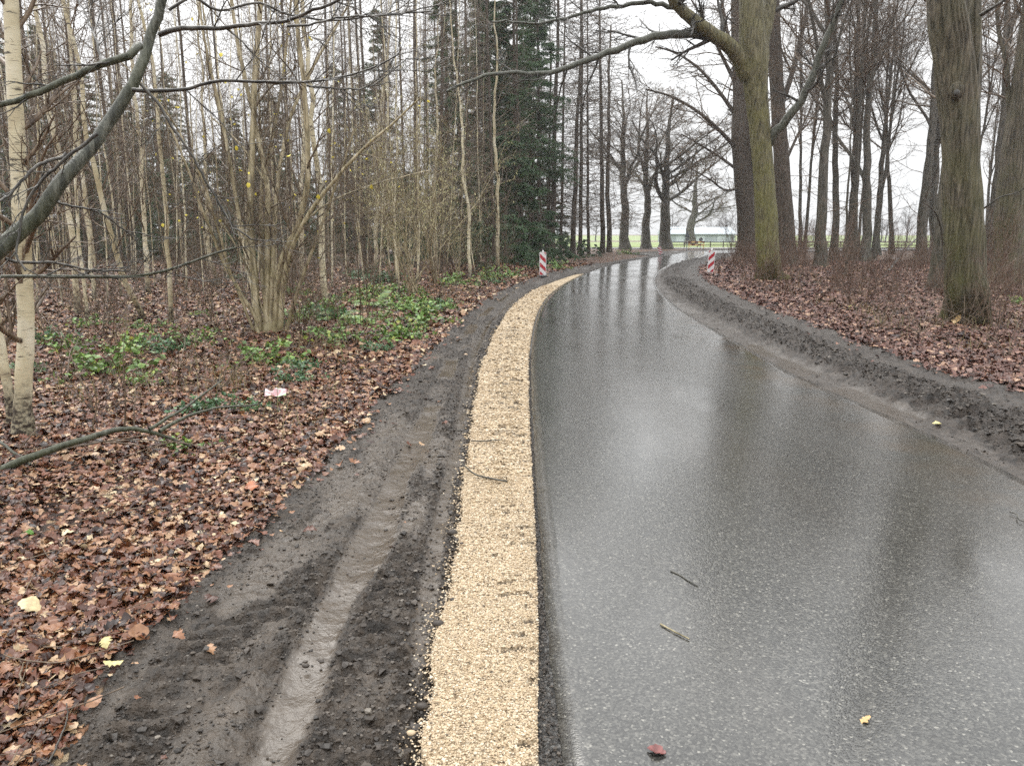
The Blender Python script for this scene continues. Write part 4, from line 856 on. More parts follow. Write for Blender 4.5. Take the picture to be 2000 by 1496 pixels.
for i, (u, v, s, kind, lab) in enumerate([(515, 712, .85, 0, 'bright green bramble right below the hazel clump'), (560, 715, .5, 1, 'small bramble beside the bright one under the hazel'), (400, 672, .8, 1, 'low bramble left of the hazel foot'), (330, 690, .7, 2, 'dark bramble in front of the crooked birch'), (260, 690, .7, 0, 'bramble patch right of the thick edge birch'),
        (130, 690, .75, 1, 'bramble patch beside the thick edge birch trunk'), (90, 672, .6, 2, 'dark ivy like bramble close to the edge birch'), (280, 650, .6, 1, 'bramble behind the patch in the left clearing'), (395, 800, .5, 2, 'ivy covered sprig over the fallen branch pile'), (355, 880, .35, 0, 'tiny green sprig in front of the fallen branch'),
        (620, 615, .8, 0, 'bramble just right of the hazel stems'), (745, 560, 1.2, 2, 'dark leafy shrub behind the ferns'), (770, 668, .75, 0, 'bramble nearest the mud verge below the ferns'), (745, 690, .5, 2, 'dark bramble tuft at the leaf edge by the mud'), (800, 650, .5, 1, 'bramble tuft above the mud edge'), (850, 610, .7, 2, 'dark bramble beside the mud further on'), (880, 600, .7, 1, 'light bramble strip along the mud further on'),
        (720, 590, .9, 1, 'bramble behind the fern'), (700, 545, 1.3, 2, 'green undergrowth behind the pale birch pole'), (900, 560, 1.1, 1, 'yellowish bramble strip by the wood edge'), (960, 545, 1.1, 0, 'yellow green growth short of the left beacon'), (1090, 527, 1.0, 0, 'green weeds right of the left beacon'), (1230, 497, 1.4, 1, 'grassy green bank at the far left verge'), (270, 750, .4, 0, 'small sprig in the leaves left of the litter'), (455, 800, .3, 1, 'tiny yellow green sprig by the pink litter'), (1985, 600, .5, 0, 'green sprig at right edge by the knotted trunk'), (500, 800, .35, 2, 'dark tuft left of the pink litter'), (60, 730, .5, 2, 'dark bramble at the edge birch foot')]):
    b = G(u, v); s *= 1.1; place('bramble', lab, 'plant', BRA[kind], (b[0], b[1], ground_at(b[0], b[1]) - .02), i * 1.9, (s, s, s), None, 'brambles along the leafy floor')
for i, (u, v, s, lab) in enumerate([(660, 632, .85, 'green fern left of the pair behind the leaf edge'), (705, 640, .85, 'feathery green fern in front of the pale birch pole'), (735, 605, .9, 'fern behind the feathery one'), (640, 622, .6, 'smallest fern close to the hazel clump')]):
    b = G(u, v); place('fern', lab, 'plant', FER[i % 2], (b[0], b[1], ground_at(b[0], b[1]) - .02), i * 1.3, (s, s, s), None, 'ferns on the left')
rng = np.random.default_rng(63)
for i in range(34):
    Y = rng.uniform(7.5, 30); x = float(XLL(np.array(Y))) - rng.exponential(2.2) - .5; s = rng.uniform(.45, 1.1)
    if x < -.72 * Y: continue
    place('bramble', 'small green bramble plant among dead leaves left of the road', 'plant', BRA[int(rng.integers(0, 3))], (x, Y, ground_at(x, Y) - .02), rng.random() * 6, (s, s, s), None, 'small brambles among the left leaves')
# arching thin canes in the near left
def v_canes(seed, n, Ln):
    rg = np.random.default_rng(seed); base = np.zeros((1, 2, 3)); base[0, 1] = (0, 0, .04)
    s, sr = sprout(rg, base, np.full((1, 2), .006), n, 0, 1, 38, 18, lambda t, L_: Ln, 14, .09, -.07, 1, .0035); s[:, :, 2] = np.abs(s[:, :, 2])
    q, qr = sprout(rg, s, sr, 6, .2, 1, 45, 12, lambda t, L_: .3 * L_, 6, .12, .0, .6, .0022); q[:, :, 2] = np.abs(q[:, :, 2])
    return [('stems', Tubes().add(s, sr, 5).add(q, qr, 3).mesh('cane_stems', M['twig']))]
CAN = [v_canes(680, 7, 1.7), v_canes(681, 5, 2.1), v_canes(682, 9, 1.2)]
for i, (u, v, s, kx, lab) in enumerate([(185, 815, .8, 0, 'thin arching canes behind the fallen arched branch'), (240, 760, .9, 1, 'bare canes left of the pink wrapper'), (430, 760, .9, 2, 'tangle of dry canes below the hazel'), (120, 740, .9, 1, 'canes close right of the thick edge birch'), (350, 720, 1.0, 2, 'dry canes in the brambles left of the hazel'), (600, 690, .7, 2, 'few dry canes right under the hazel'), (90, 660, 1.1, 0, 'canes rising behind the thick edge birch'), (450, 700, .9, 0, 'canes leaning against the hazel foot'), (1800, 660, .9, 2, 'dry canes left of the knotted trunk foot'), (1970, 700, .9, 1, 'bare canes right of the knotted trunk foot'), (1720, 640, .9, 2, 'canes among leaves between the two great trunks')]):
    b = G(u, v); place('bare_canes', lab, 'shrub', CAN[kx], (b[0], b[1], ground_at(b[0], b[1]) - .02), i * 2.1, (s, s, s), None, 'bare canes')
# dry grass wisps
def wisps(spots, n, Hm, rng):
    V = []; 
    for x, y in spots:
        for _ in range(n):
            a = rng.random() * 6.28; p = np.array([x + rng.normal(0, .14), y + rng.normal(0, .14), ground_at(x, y) - .01]); d = np.array([math.cos(a), math.sin(a), 0]) * rng.uniform(.2, .9); h_ = Hm * rng.uniform(.4, 1.2); sd_ = np.array([-d[1], d[0], 0]); sd_ = sd_ / np.linalg.norm(sd_) * .0025
            q = p + d * h_ * .4 + np.array([0, 0, h_ * .75]); e = p + d * h_ + np.array([0, 0, h_ * .8])
            V += [[p - sd_, p + sd_, q + sd_ * .8, q - sd_ * .8], [q - sd_ * .8, q + sd_ * .8, e + sd_ * .2, e - sd_ * .2]]
    v = np.array(V).reshape(-1, 3); return mesh('dry_grass', v, np.arange(len(v)).reshape(-1, 4), mats=[M['dry']], smooth=False)
sp = [tuple(G(u, v)[:2]) for u, v in [(600, 640), (380, 720), (420, 740), (330, 745), (560, 810), (590, 850), (640, 780), (480, 690), (700, 660), (1720, 640), (1760, 650), (1700, 620), (1660, 610), (1600, 600), (1900, 690), (1550, 580), (230, 730), (880, 575), (940, 550), (1990, 690), (1830, 650)]]
for _ in range(120):
    Y = rng.uniform(7, 26); x = rng.uniform(-.7 * Y, float(XLL(np.array(Y))) - .6); sp.append((x, Y))
for _ in range(70):
    Y = rng.uniform(10, 34); x = rng.uniform(float(XLR(np.array(Y))) + .8, .72 * Y + .5) if .72 * Y > float(XLR(np.array(Y))) + 1 else -99
    if x > -90: sp.append((x, Y))
o = part('dry_grass', wisps(sp, 16, .32, rng)); o['kind'] = 'stuff'

# ------------------------------------------------------------------ fallen leaves
def leaf_templates():
    out = []
    for W_ in ([.04, .12, .30, .16, .42, .20, .44, .24, .30, .02], [.03, .22, .12, .36, .18, .46, .22, .34, .20, .02], [.03, .16, .28, .38, .42, .42, .36, .26, .14, .01], [.05, .10, .34, .40, .20, .38, .16, .26, .12, .02]):
        n = len(W_); z = np.linspace(0, 1, n); V = []
        for i in range(n):
            sh = .06 if (i % 2 == 0 and 0 < i < n - 1) else 0
            V += [(-W_[i], z[i] + sh, .0), (0, z[i], 0.), (W_[i], z[i] + sh, 0.)]
        out.append(np.array(V))
    return out
LT = leaf_templates(); LQ = np.concatenate([np.array([[3 * i, 3 * i + 1, 3 * i + 4, 3 * i + 3], [3 * i + 1, 3 * i + 2, 3 * i + 5, 3 * i + 4]]) for i in range(9)])
def litter(name, xs, ys, zs, size, m, rng, tilt=.27, curl=.9):
    n = len(xs); k_ = rng.integers(0, 4, n); V = np.stack(LT)[k_].copy()
    V[:, :, 0] *= rng.uniform(.7, 1.15, n)[:, None]
    fold = rng.normal(0, .45, n)[:, None] * curl; cu = rng.normal(.12, .45, n)[:, None] * curl
    V[:, :, 2] = np.abs(V[:, :, 0]) * fold + ((V[:, :, 1] - .5) ** 2) * cu + rng.normal(0, .045, V.shape[:2]) * curl + V[:, :, 0] * (V[:, :, 1] - .5) * rng.normal(0, .8, n)[:, None] * curl
    V[:, :, 1] -= .5; V *= (size * np.clip(rng.lognormal(-.05, .38, n), .4, 1.9))[:, None, None]
    ya = rng.random(n) * 6.28; tx = rng.normal(0, tilt, n); ty = rng.normal(0, tilt, n)
    x, y, z = V[..., 0], V[..., 1], V[..., 2]
    y, z = y * np.cos(tx)[:, None] - z * np.sin(tx)[:, None], y * np.sin(tx)[:, None] + z * np.cos(tx)[:, None]
    x, z = x * np.cos(ty)[:, None] + z * np.sin(ty)[:, None], -x * np.sin(ty)[:, None] + z * np.cos(ty)[:, None]
    x, y = x * np.cos(ya)[:, None] - y * np.sin(ya)[:, None], x * np.sin(ya)[:, None] + y * np.cos(ya)[:, None]
    lift = np.maximum(0, -z.min(1)) * .75
    Vw = np.stack([x + xs[:, None], y + ys[:, None], z + (zs + lift)[:, None]], -1)
    q = (LQ[None] + (np.arange(n) * 30)[:, None, None]).reshape(-1, 4)
    return mesh(name, Vw.reshape(-1, 3), q, mats=[m], smooth=True)
rng = np.random.default_rng(55)
def surf_z(x, y):
    z = floor_h(x, y); X1 = XLL(y); X0 = XGL(y); i = (x > X1) & (x < X0)
    t_ = np.clip((X0 - x) / (X0 - X1), 0, 1); z = np.where(i, h_mud_left(x, y, t_)[0], z)
    B0, B1, B2, B3 = XRR(y), XBI(y), XBO(y), XLR(y); j = (x > B0) & (x < B3)
    tt = np.where(x < B1, (x - B0) / (B1 - B0) / 3, np.where(x < B2, (1 + (x - B1) / (B2 - B1)) / 3, (2 + (x - B2) / (B3 - B2)) / 3)); tt = np.clip(tt, 0, 1)
    return np.where(j, h_mud_right(x, y, tt)[0], z)
def scatter(side, bands):
    X = []; Y = []; Sz = []
    for y0, y1, dens, sz in bands:
        area = .75 * (y0 + y1) / 2 * (y1 - y0); n = int((area + 3 * (y1 - y0)) * dens); y = rng.uniform(y0, y1, n)
        edge = XLL(y) if side < 0 else XLR(y)
        jit = np.clip(y / 6, .3, 1) * (.20 * (fbm(y * 2.2, y * 0, 150, 4) - .5) * 2 + rng.exponential(.07, n)) - .04 + (rng.random(n) < .004) * rng.random(n) * 1.1
        if side < 0:
            x = rng.uniform(-.74 * y1 - 2.4, 1, n) * 1; lo = -.74 * y - 2.4; hi = edge + jit; x = lo + (hi - lo) * rng.random(n)
        else:
            hi = .74 * y + 2.4; lo = edge - jit; x = lo + (hi - lo) * rng.random(n); ok = hi > lo + .1; x = x[ok]; y = y[ok]
        X.append(x); Y.append(y); Sz.append(np.full(len(x), sz))
    x = np.concatenate(X); y = np.concatenate(Y); s = np.concatenate(Sz)
    keep = fbm(x * 1.7, y * 1.7, 160, 3) + rng.random(len(x)) * .5 > .56
    return x[keep], y[keep], s[keep]
x, y, s = scatter(-1, [(-1.5, 1.2, 200, .06), (1.2, 5, 2500, .042), (5, 9, 1250, .050), (9, 15, 430, .064), (15, 26, 150, .085), (26, 42, 42, .12)])
o = part('leaf_litter', litter('leaf_litter', x, y, surf_z(x, y) + rng.random(len(x)) * .03 * (s < .2) - .002, s, M['leaf'], rng)); o['kind'] = 'stuff'
x, y, s = scatter(1, [(3, 6.5, 400, .06), (6.5, 11, 900, .062), (11, 17, 470, .064), (17, 28, 170, .082), (28, 45, 44, .115)])
o = part('leaf_litter', litter('leaf_litter', x, y, surf_z(x, y) + rng.random(len(x)) * .03 * (s < .2) - .002, s, M['leaf_right'], rng)); o['kind'] = 'stuff'
print('leaves', len(x))
# loose twigs and stalks lying in the leaves
n = 900; y = np.concatenate([2 + 22 * rng.random(n * 2 // 3) ** 1.5, 7 + 22 * rng.random(n // 3)]); sd_ = np.r_[np.full(n * 2 // 3, -1), np.full(n // 3, 1)]
x = np.where(sd_ < 0, XLL(y) - rng.random(n) * (XLL(y) + .74 * y + 1.5), XLR(y) + rng.random(n) * np.maximum(.5, .74 * y + 1 - XLR(y)))
a = rng.random(n) * 6.28; L_ = rng.uniform(.12, .55, n); k_ = 6; t = np.linspace(-.5, .5, k_)
tw = np.stack([x[:, None] + np.cos(a)[:, None] * t * L_[:, None], y[:, None] + np.sin(a)[:, None] * t * L_[:, None], floor_h(x, y)[:, None] + .045 + t * rng.normal(.03, .09, n)[:, None]], -1) + np.cumsum(rng.normal(0, .006, (n, k_, 3)), 1)
o = part('fallen_twigs', Tubes().add(tw, np.maximum(.0016, rng.lognormal(-5.9, .35, n))[:, None] * np.linspace(1, .5, k_)[None], 4).mesh('fallen_twigs', M['twig'])); o['kind'] = 'stuff'

# ------------------------------------------------------------------ crushed gravel and mud clods
def stones(name, x, y, z, s, m, rng, flat=.8):
    n = len(x); base = np.array([(1, 0, 0), (0, 1, 0), (-1, 0, 0), (0, -1, 0), (.6, .6, .62), (-.6, .55, .7), (-.5, -.6, .66), (.6, -.5, .7), (0, 0, -.9)], float)
    tri = np.array([(0, 1, 4), (1, 5, 4), (1, 2, 5), (2, 6, 5), (2, 3, 6), (3, 7, 6), (3, 0, 7), (0, 4, 7), (4, 5, 6), (4, 6, 7), (1, 0, 8), (2, 1, 8), (3, 2, 8), (0, 3, 8)])
    V = base[None] * rng.uniform(.6, 1.2, (n, 9, 1)) + rng.normal(0, .12, (n, 9, 3)); V[..., 2] *= flat * rng.uniform(.6, 1.2, n)[:, None]
    V *= s[:, None, None]; a = rng.random(n) * 6.28; c = np.cos(a)[:, None]; d = np.sin(a)[:, None]
    Vw = np.stack([V[..., 0] * c - V[..., 1] * d + x[:, None], V[..., 0] * d + V[..., 1] * c + y[:, None], V[..., 2] + z[:, None]], -1)
    return mesh(name, Vw.reshape(-1, 3), tris=(tri[None] + (np.arange(n) * 9)[:, None, None]).reshape(-1, 3), mats=[m], smooth=False)
yy = []; ss = []
for y0, y1, dens, sz in [(-.5, 1.6, 4000, .006), (1.6, 3.2, 27000, .0038), (3.2, 5, 16000, .0048), (5, 8, 5200, .0085), (8, 13, 1600, .013), (13, 24, 380, .02)]:
    n = int((y1 - y0) * .42 * dens); yy.append(rng.uniform(y0, y1, n)); ss.append(np.full(n, sz))
y = np.concatenate(yy); s = np.concatenate(ss); t = rng.random(len(y)); out = rng.random(len(y)) < .05
xl = XGL(y) + gravel_edge(y); xr = XGR(y) + .004; x = xl + (xr - xl) * t; z, at = h_gravel(x, y, t)
keep = rng.random(len(y)) > at['dirt'] * .75; x, y, z, s, t = x[keep], y[keep], z[keep], s[keep], t[keep]
spill = rng.random(len(y)) < .035; x = np.where(spill, xl[keep] - rng.exponential(.025, len(y)), x); z = np.where(spill, .012, z)
o = part('gravel_stones', stones('gravel_stones', x, y, z + s * .25, s * rng.lognormal(0, .25, len(s)), M['pebble'], rng)); o['kind'] = 'stuff'
# clods
n = 52000; y = 1.2 + 14 * rng.random(n) ** 1.8; t = rng.random(n); X0 = XGL(y); X1 = XLL(y); x = X0 + (X1 - X0) * t
z, at = h_mud_left(x, y, t); keep = rng.random(n) < (1 - at['smooth'] * .93) * (.25 + 1.3 * np.exp(-t * 4) + .5 * (fbm(x * 4, y * 4, 171, 3) > .52)); x, y, z, t = x[keep], y[keep], z[keep], t[keep]
s = rng.lognormal(-5.45, .5, len(x)); s = np.minimum(s * (1 + .6 * np.exp(-t * 6)), .024)
o = part('mud_clods', stones('mud_clods', x, y, z + s * .2, s, M['clod'], rng, .7)); o['kind'] = 'stuff'
n = 34000; y = 3 + 24 * rng.random(n) ** 1.5; tt = .30 + .30 * rng.random(n) ** 1.1 + rng.normal(0, .035, n); far = rng.random(n) < .30; tt = np.clip(np.where(far, rng.random(n), tt), .012, .98)
x = xs_right(XRR(y), XBI(y), XBO(y), XLR(y), tt); z, at = h_mud_right(x, y, tt); s = np.minimum(rng.lognormal(-4.75, .5, n), .04) * np.where(far, .5, 1)
keep = rng.random(n) > at['smooth'] * .9
o = part('mud_clods', stones('mud_clods', x[keep], y[keep], (z + s * .15)[keep], s[keep], M['clod'], rng, .75)); o['kind'] = 'stuff'
n = 5200; y = 1.3 + 9 * rng.random(n) ** 1.7; x = XGR(y) + (XRL(y) - XGR(y)) * rng.random(n); s = rng.lognormal(-5.6, .4, n)
o = part('edge_crumbs', stones('edge_crumbs', x, y, np.full(n, .0) + .012 * rng.random(n), s, M['clod'], rng, .8)); o['kind'] = 'stuff'
# single dark stones along the gravel
for i, (u, v, r_, lab) in enumerate([(884, 1046, .026, 'biggest dark stone at the left gravel edge'), (856, 1225, .022, 'dark stone on the gravel edge below the biggest one'), (824, 1388, .020, 'dark stone near the bottom of the gravel edge'), (598, 1308, .012, 'little pale grey stone beside the smooth tyre track'), (826, 1060, .012, 'small grey stone in mud left of the biggest dark stone'), (803, 1440, .013, 'yellow pebble lying in mud by the gravel bottom'), (902, 1067, .010, 'small dark stone on gravel right of the biggest one'), (884, 1178, .012, 'dark pebble set into the gravel halfway down'), (1890 - 1002, 1360, .011, 'dark pebble on gravel above the bottom stone')]):
    b = G(u, v); o = part('stone', blob('stone', (0, 0, 0), r_, i, M['pebble'] if 'yellow' in lab else M['clod'], (1.15, .9, .68), 9)); o.location = (b[0], b[1], .018); tag(o, lab, 'stone')

# ------------------------------------------------------------------ sticks and single leaves
def stick(name, uv, r0, r1, lab, cat, m, z=.03, n=24, jit=.004, seed=1):
    l = smooth_line(np.array([G(u, v, z) for u, v in uv]), n); rg_ = np.random.default_rng(seed); c = l[0].copy(); l = l - c; j = rg_.normal(0, jit, (n, 3)); l = l + np.cumsum(j, 0) * .4
    l[:, 2] = np.abs(l[:, 2]) * .6
    o = part(name, Tubes().add(l, np.linspace(r0, r1, n), 7).mesh(name, m)); o.location = c; tag(o, lab, cat); return o
stick('fallen_stick', [(920, 861), (950, 862), (984, 861)], .0055, .004, 'straight short dark stick lying across the gravel', 'stick', M['twig_dark'], .05, seed=2)
stick('fallen_stick', [(900, 902), (925, 925), (955, 934), (993, 940)], .0045, .0065, 'curved dark stick lying across gravel nearer the camera', 'stick', M['twig_dark'], .05, seed=3)
stick('fallen_stick', [(1310, 1115), (1326, 1122), (1342, 1133), (1362, 1145)], .0035, .0025, 'thin dark twig on the wet road further from camera', 'stick', M['twig_dark'], .021, jit=.0015, seed=4)
stick('fallen_stick', [(1290, 1218), (1315, 1232), (1332, 1240), (1349, 1249)], .004, .003, 'yellowish green twig on the wet road nearer camera', 'stick', M['hazel'], .021, jit=.0015, seed=5)
stick('fallen_stick', [(1972, 1000), (1985, 1004), (1992, 1016), (2003, 1020)], .004, .003, 'curled dark twig on the road at the right edge', 'stick', M['twig_dark'], .027, jit=.0015, seed=6)
stick('fallen_stick', [(95, 1490), (118, 1450), (130, 1430), (140, 1405), (138, 1380)], .004, .002, 'thin dark twig at bottom left where leaves meet mud', 'stick', M['twig_dark'], .05, seed=7)
stick('fallen_stick', [(10, 1278), (60, 1290), (110, 1292), (160, 1280), (210, 1265), (262, 1248)], .003, .002, 'long thin twig lying over leaves at lower left', 'stick', M['twig'], .06, seed=8)
stick('fallen_stick', [(1735, 530), (1770, 512), (1810, 495), (1832, 486)], .05, .03, 'dark dead bough propped behind the flared mossy trunk', 'stick', M['twig_dark'], .05, seed=9).rotation_euler = (0, -.12, 0)
def one_leaf(u, v, size, lab, m, z=.03, rz=0., tilt=.2, seed=1):
    b = G(u, v, z); rg_ = np.random.default_rng(seed); o = part('fallen_leaf', litter('fallen_leaf', np.zeros(1), np.zeros(1), np.zeros(1), np.array([size]), m, rg_, tilt, .6)); o.location = b; o.rotation_euler = (0, 0, rz); tag(o, lab, 'leaf')
def colmat(n, c, r=.4): M[n] = simple(n, c, r, .5, .35, 40); return M[n]
one_leaf(1690, 1408, .042, 'small tan leaf lying on the wet road near the bottom', colmat('tan_leaf', (.50, .33, .14)), .020, .6, .25, 3)
one_leaf(1282, 1468, .045, 'dull red leaf flat on the road at the bottom', colmat('red_leaf', (.15, .05, .045)), .016, 1.2, .05, 4)
one_leaf(140, 1240, .085, 'large golden brown curled leaf at lower left', colmat('golden_leaf', (.30, .16, .045)), .09, 1.4, .4, 5)
one_leaf(55, 1045, .12, 'single bright green leaf among brown leaves on the left', colmat('green_leaf', (.09, .20, .03)), .08, 1.0, .3, 6)
one_leaf(490, 952, .15, 'big rusty oak leaf at the leaf edge above the mud', colmat('rust_leaf', (.30, .085, .02)), .08, .3, .35, 7)
one_leaf(62, 1188, .055, 'pale cream leaf near the left edge', colmat('cream_leaf', (.50, .40, .22)), .08, .4, .2, 8)
one_leaf(222, 1296, .06, 'pale yellow leaf where leaves meet the mud', colmat('pale_yellow_leaf', (.52, .45, .20)), .07, .9, .2, 9)
one_leaf(1660 + 170, 828, .07, 'pale yellow leaf on wet mud beside the road', M['pale_yellow_leaf'], .03, .4, .15, 10)
one_leaf(1662, 600, .14, 'yellow maple leaf in the right hand leaves', M['pale_yellow_leaf'], .1, .4, .4, 11)
one_leaf(707, 720, .09, 'bright yellow leaf below the ferns', M['yellow'], .06, .4, .3, 12)
one_leaf(1868, 632, .22, 'large pale orange leaf leaning on the knotted trunk foot', M['tan_leaf'], .08, .4, .8, 13)
one_leaf(205, 1258, .05, 'pale yellow green leaf above the edge leaf', M['pale_yellow_leaf'], .07, 2, .3, 14)
# fallen arched branch and its sticks
Yl = 5.4
lg = thing('fallen_branch', 'dark arched dead branch lying in leaves by the edge birch', 'branch', tuple(G(60, 905)))
l = smooth_line(local(lg, pline([(-30, 935), (30, 905), (75, 885), (120, 868), (180, 848), (235, 834), (280, 836), (325, 850), (370, 868)], Yl - .4, .55)), 40); rg_ = np.random.default_rng(4); l += np.cumsum(rg_.normal(0, .003, l.shape), 0)
q = np.interp(np.linspace(0, 1, 40), [0, .6, 1], [.032, .021, .009]); part('bough', Tubes().add(l, q, 12).mesh('fallen_bough', M['smooth_bark']), lg)
sticks = [([(290, 838), (330, 815), (380, 780), (430, 745)], .014, .006, .6), ([(310, 842), (360, 818), (420, 800), (500, 790)], .016, .006, .7), ([(60, 890), (150, 872), (260, 862), (360, 870), (430, 892)], .006, .004, .1), ([(90, 905), (200, 905), (290, 880), (350, 862)], .006, .004, -.2), ([(50, 880), (140, 862), (230, 866), (320, 880)], .005, .004, .2), ([(20, 905), (110, 880), (210, 858), (300, 845)], .005, .004, -.1), ([(-5, 860), (40, 890), (60, 900)], .012, .009, -.3), ([(0, 950), (40, 880), (80, 830)], .008, .004, .1), ([(180, 840), (184, 770), (178, 730)], .006, .003, 0), ([(243, 832), (241, 760), (235, 700)], .007, .003, .0), ([(262, 834), (264, 790), (268, 750)], .005, .003, .1), ([(0, 940), (50, 955), (110, 975)], .012, .01, -.5), ([(130, 880), (220, 890), (330, 905), (410, 895)], .005, .003, -.1)]
for pts, a, b, dY in sticks:
    l = smooth_line(local(lg, pline(pts, Yl, dY)), 16); l += np.cumsum(rg_.normal(0, .003, l.shape), 0); part('stick', Tubes().add(l, np.linspace(a, b, 16), 7).mesh('fallen_side_stick', M['twig'] if a < .011 else M['smooth_bark']), lg)
# crumpled litter
b = G(540, 786); n1, n2 = 16, 12; gx, gy = np.meshgrid(np.linspace(-.10, .10, n1), np.linspace(-.06, .06, n2)); gz = .07 * fbm(gx * 16 + 3, gy * 16, 5, 3) + .03 * np.abs(np.sin(gx * 21 + gy * 13))
k = MB('printed_wrapper'); o_ = k.obj(); nn_ = k.noise(o_, 9, 2); cw = k.ramp(nn_, [(.38, (.60, .56, .55)), (.47, (.50, .24, .26)), (.53, (.56, .50, .50)), (.62, (.28, .42, .18))])
wm = k.done(cw, .3)
o = part('wrapper', mesh('wrapper', np.stack([gx, gy, gz], -1), grid_quads(n2, n1), mats=[wm])); o.location = (b[0], b[1], .05); o.rotation_euler = (.35, 0, .2); tag(o, 'crumpled white and pink wrapper lying in leaves left of the mud', 'litter')

# ------------------------------------------------------------------ striped beacons, barrier, signs
def boxes(name, bx, m, bev=.004):
    V = []; Q = []
    for (cx, cy, cz, sx_, sy_, sz_) in bx:
        o_ = len(V)
        V += [(cx + sx_ / 2 * a, cy + sy_ / 2 * b, cz + sz_ / 2 * c) for a in (-1, 1) for b in (-1, 1) for c in (-1, 1)]
        Q += [[o_ + i for i in f] for f in ((0, 1, 3, 2), (4, 6, 7, 5), (0, 4, 5, 1), (2, 3, 7, 6), (0, 2, 6, 4), (1, 5, 7, 3))]
    return mesh(name, V, Q, mats=[m], smooth=False)
def clip(poly, f):
    out = []
    for i in range(len(poly)):
        a, b = poly[i], poly[(i + 1) % len(poly)]; fa, fb = f(a), f(b)
        if fa >= 0: out.append(a)
        if fa * fb < 0: t = fa / (fa - fb); out.append((a[0] + (b[0] - a[0]) * t, a[1] + (b[1] - a[1]) * t))
    return out
def slab(name, poly, y0, th, m):
    n = len(poly); V = [(p[0], y0 - th, p[1]) for p in poly] + [(p[0], y0, p[1]) for p in poly]
    me = bpy.data.meshes.new(name); me.from_pydata(V, [], [list(range(n)), list(range(2 * n - 1, n - 1, -1))] + [[i, i + n, (i + 1) % n + n, (i + 1) % n] for i in range(n)]); me.materials.append(m); me.update(); return me
def rounded(w, h, r, z0, n=5):
    pts = []
    for cx, cz, a0 in ((w / 2 - r, z0 + r, -90), (w / 2 - r, z0 + h - r, 0), (-w / 2 + r, z0 + h - r, 90), (-w / 2 + r, z0 + r, 180)):
        pts += [(cx + r * math.cos(math.radians(a0 + 90 * i / n)), cz + r * math.sin(math.radians(a0 + 90 * i / n))) for i in range(n + 1)]
    return pts
def beacon(label, loc, w, h, sgn, tip, rz=0., tilt=(0, 0), foot=True, reds=None):
    t = thing('striped_beacon', label, 'traffic beacon', loc, 'red and white striped beacons'); t.rotation_euler = (tilt[0], tilt[1], rz)
    z0 = .10; part('panel', slab('beacon_panel', rounded(w, h, .035, z0), .025, .05, M['white']), t)
    w2, h2 = w - .035, h - .04; rect = [(-w2 / 2, z0 + .02), (w2 / 2, z0 + .02), (w2 / 2, z0 + .02 + h2), (-w2 / 2, z0 + .02 + h2)]; p = h2 / 2.55; th_b = p * .46
    for j in range(-1, 5):
        c = z0 + .02 + (j - .12) * p
        po = clip(clip(rect, lambda q: q[1] - sgn * q[0] * .95 - (c - th_b / 2)), lambda q: (c + th_b / 2) - (q[1] - sgn * q[0] * .95))
        if len(po) > 2: part('stripe', slab('beacon_stripe', po, -.0275, .004, M['red']), t)
    part('post', boxes('beacon_post', [(0, .0, z0 / 2 - .03, .06, .04, z0 + .06)], M['steel']), t)
    if foot: part('foot', boxes('beacon_foot', [(0, .1, .03, .40, .62, .09)], M['black']), t)
    if tip: part('knob', Tubes().add(np.array([(0, 0, z0 + h - .01), (0, 0, z0 + h + .03), (0, 0, z0 + h + .055), (0, 0, z0 + h + .075)]), np.array([.035, .033, .026, .004]), 10).mesh('beacon_knob', M['white']), t)
    return t
b = G(1060, 542); beacon('red and white striped beacon standing at left in front of the dark spruces', (b[0], b[1], -.02), .255, .86, -1, True, .08)
b = G(1387, 538); beacon('red and white striped beacon standing on the right verge by the brown brush', (b[0], b[1], .02), .255, .86, 1, True, -.06, (0, .02), False)
b = G(1292, 499); beacon('small far striped beacon tilting on the far left verge', (b[0], b[1], -.02), .30, .58, -1, False, .1, (0, -.34), True)
Yq = 77.; bt = thing('road_barrier', 'striped plank barrier closing the far left side of the road', 'barrier', (P(1360, 480, Yq)[0], Yq, .0))
def bandboard(z, w, h, nb, sh):
    for i in range(nb):
        x0 = -w / 2 + w * i / nb; part('stripe', boxes('barrier_stripe', [(x0 + w / nb / 2, -.0, z, w / nb - .002, .03, h)], M['rust'] if (i + sh) % 2 else M['amber']), bt)
bandboard(.74, 1.62, .17, 5, 1); bandboard(.46, 1.62, .17, 5, 0)
for x0 in (-.72, .72):
    part('post', boxes('barrier_post', [(x0, .035, .35, .06, .035, .95)], M['amber']), bt); part('foot', boxes('barrier_foot', [(x0, .06, .03, .12, .7, .08)], M['black']), bt)
def sign(label, u, v0, vc, Y, shape, s):
    x = P(u, v0, Y)[0]; zc = P(u, vc, Y)[2]; t = thing('road_sign', label, 'road sign', (x, Y, -.05)); 
    part('pole', Tubes().add(np.array([(0, .03, -.1), (0, .03, zc * .5), (0, .03, zc + s * .4)]), np.full(3, .035), 8).mesh('sign_pole', M['steel']), t)
    if shape == 'tri':
        part('plate', slab('sign_plate', [(-s / 2, zc - s * .45), (s / 2, zc - s * .45), (.03, zc + s * .62), (-.03, zc + s * .62)], 0, .02, M['sign_back']), t)
        part('lower_plate', slab('sign_lower_plate', rounded(s * .75, s * .3, .03, zc - s * .88), 0, .02, M['sign_back']), t)
    else: part('plate', slab('sign_plate', [(s / 2 * math.cos(a), zc + s / 2 * math.sin(a)) for a in np.linspace(0, 2 * math.pi, 20, endpoint=False)], 0, .02, M['sign_back']), t)
sign('dark triangular sign seen from behind with small plate below', 1341, 492, 458, 68., 'tri', .5)
sign('dark round sign seen from behind over the striped barrier', 1368, 486, 467, 80., 'round', .40)

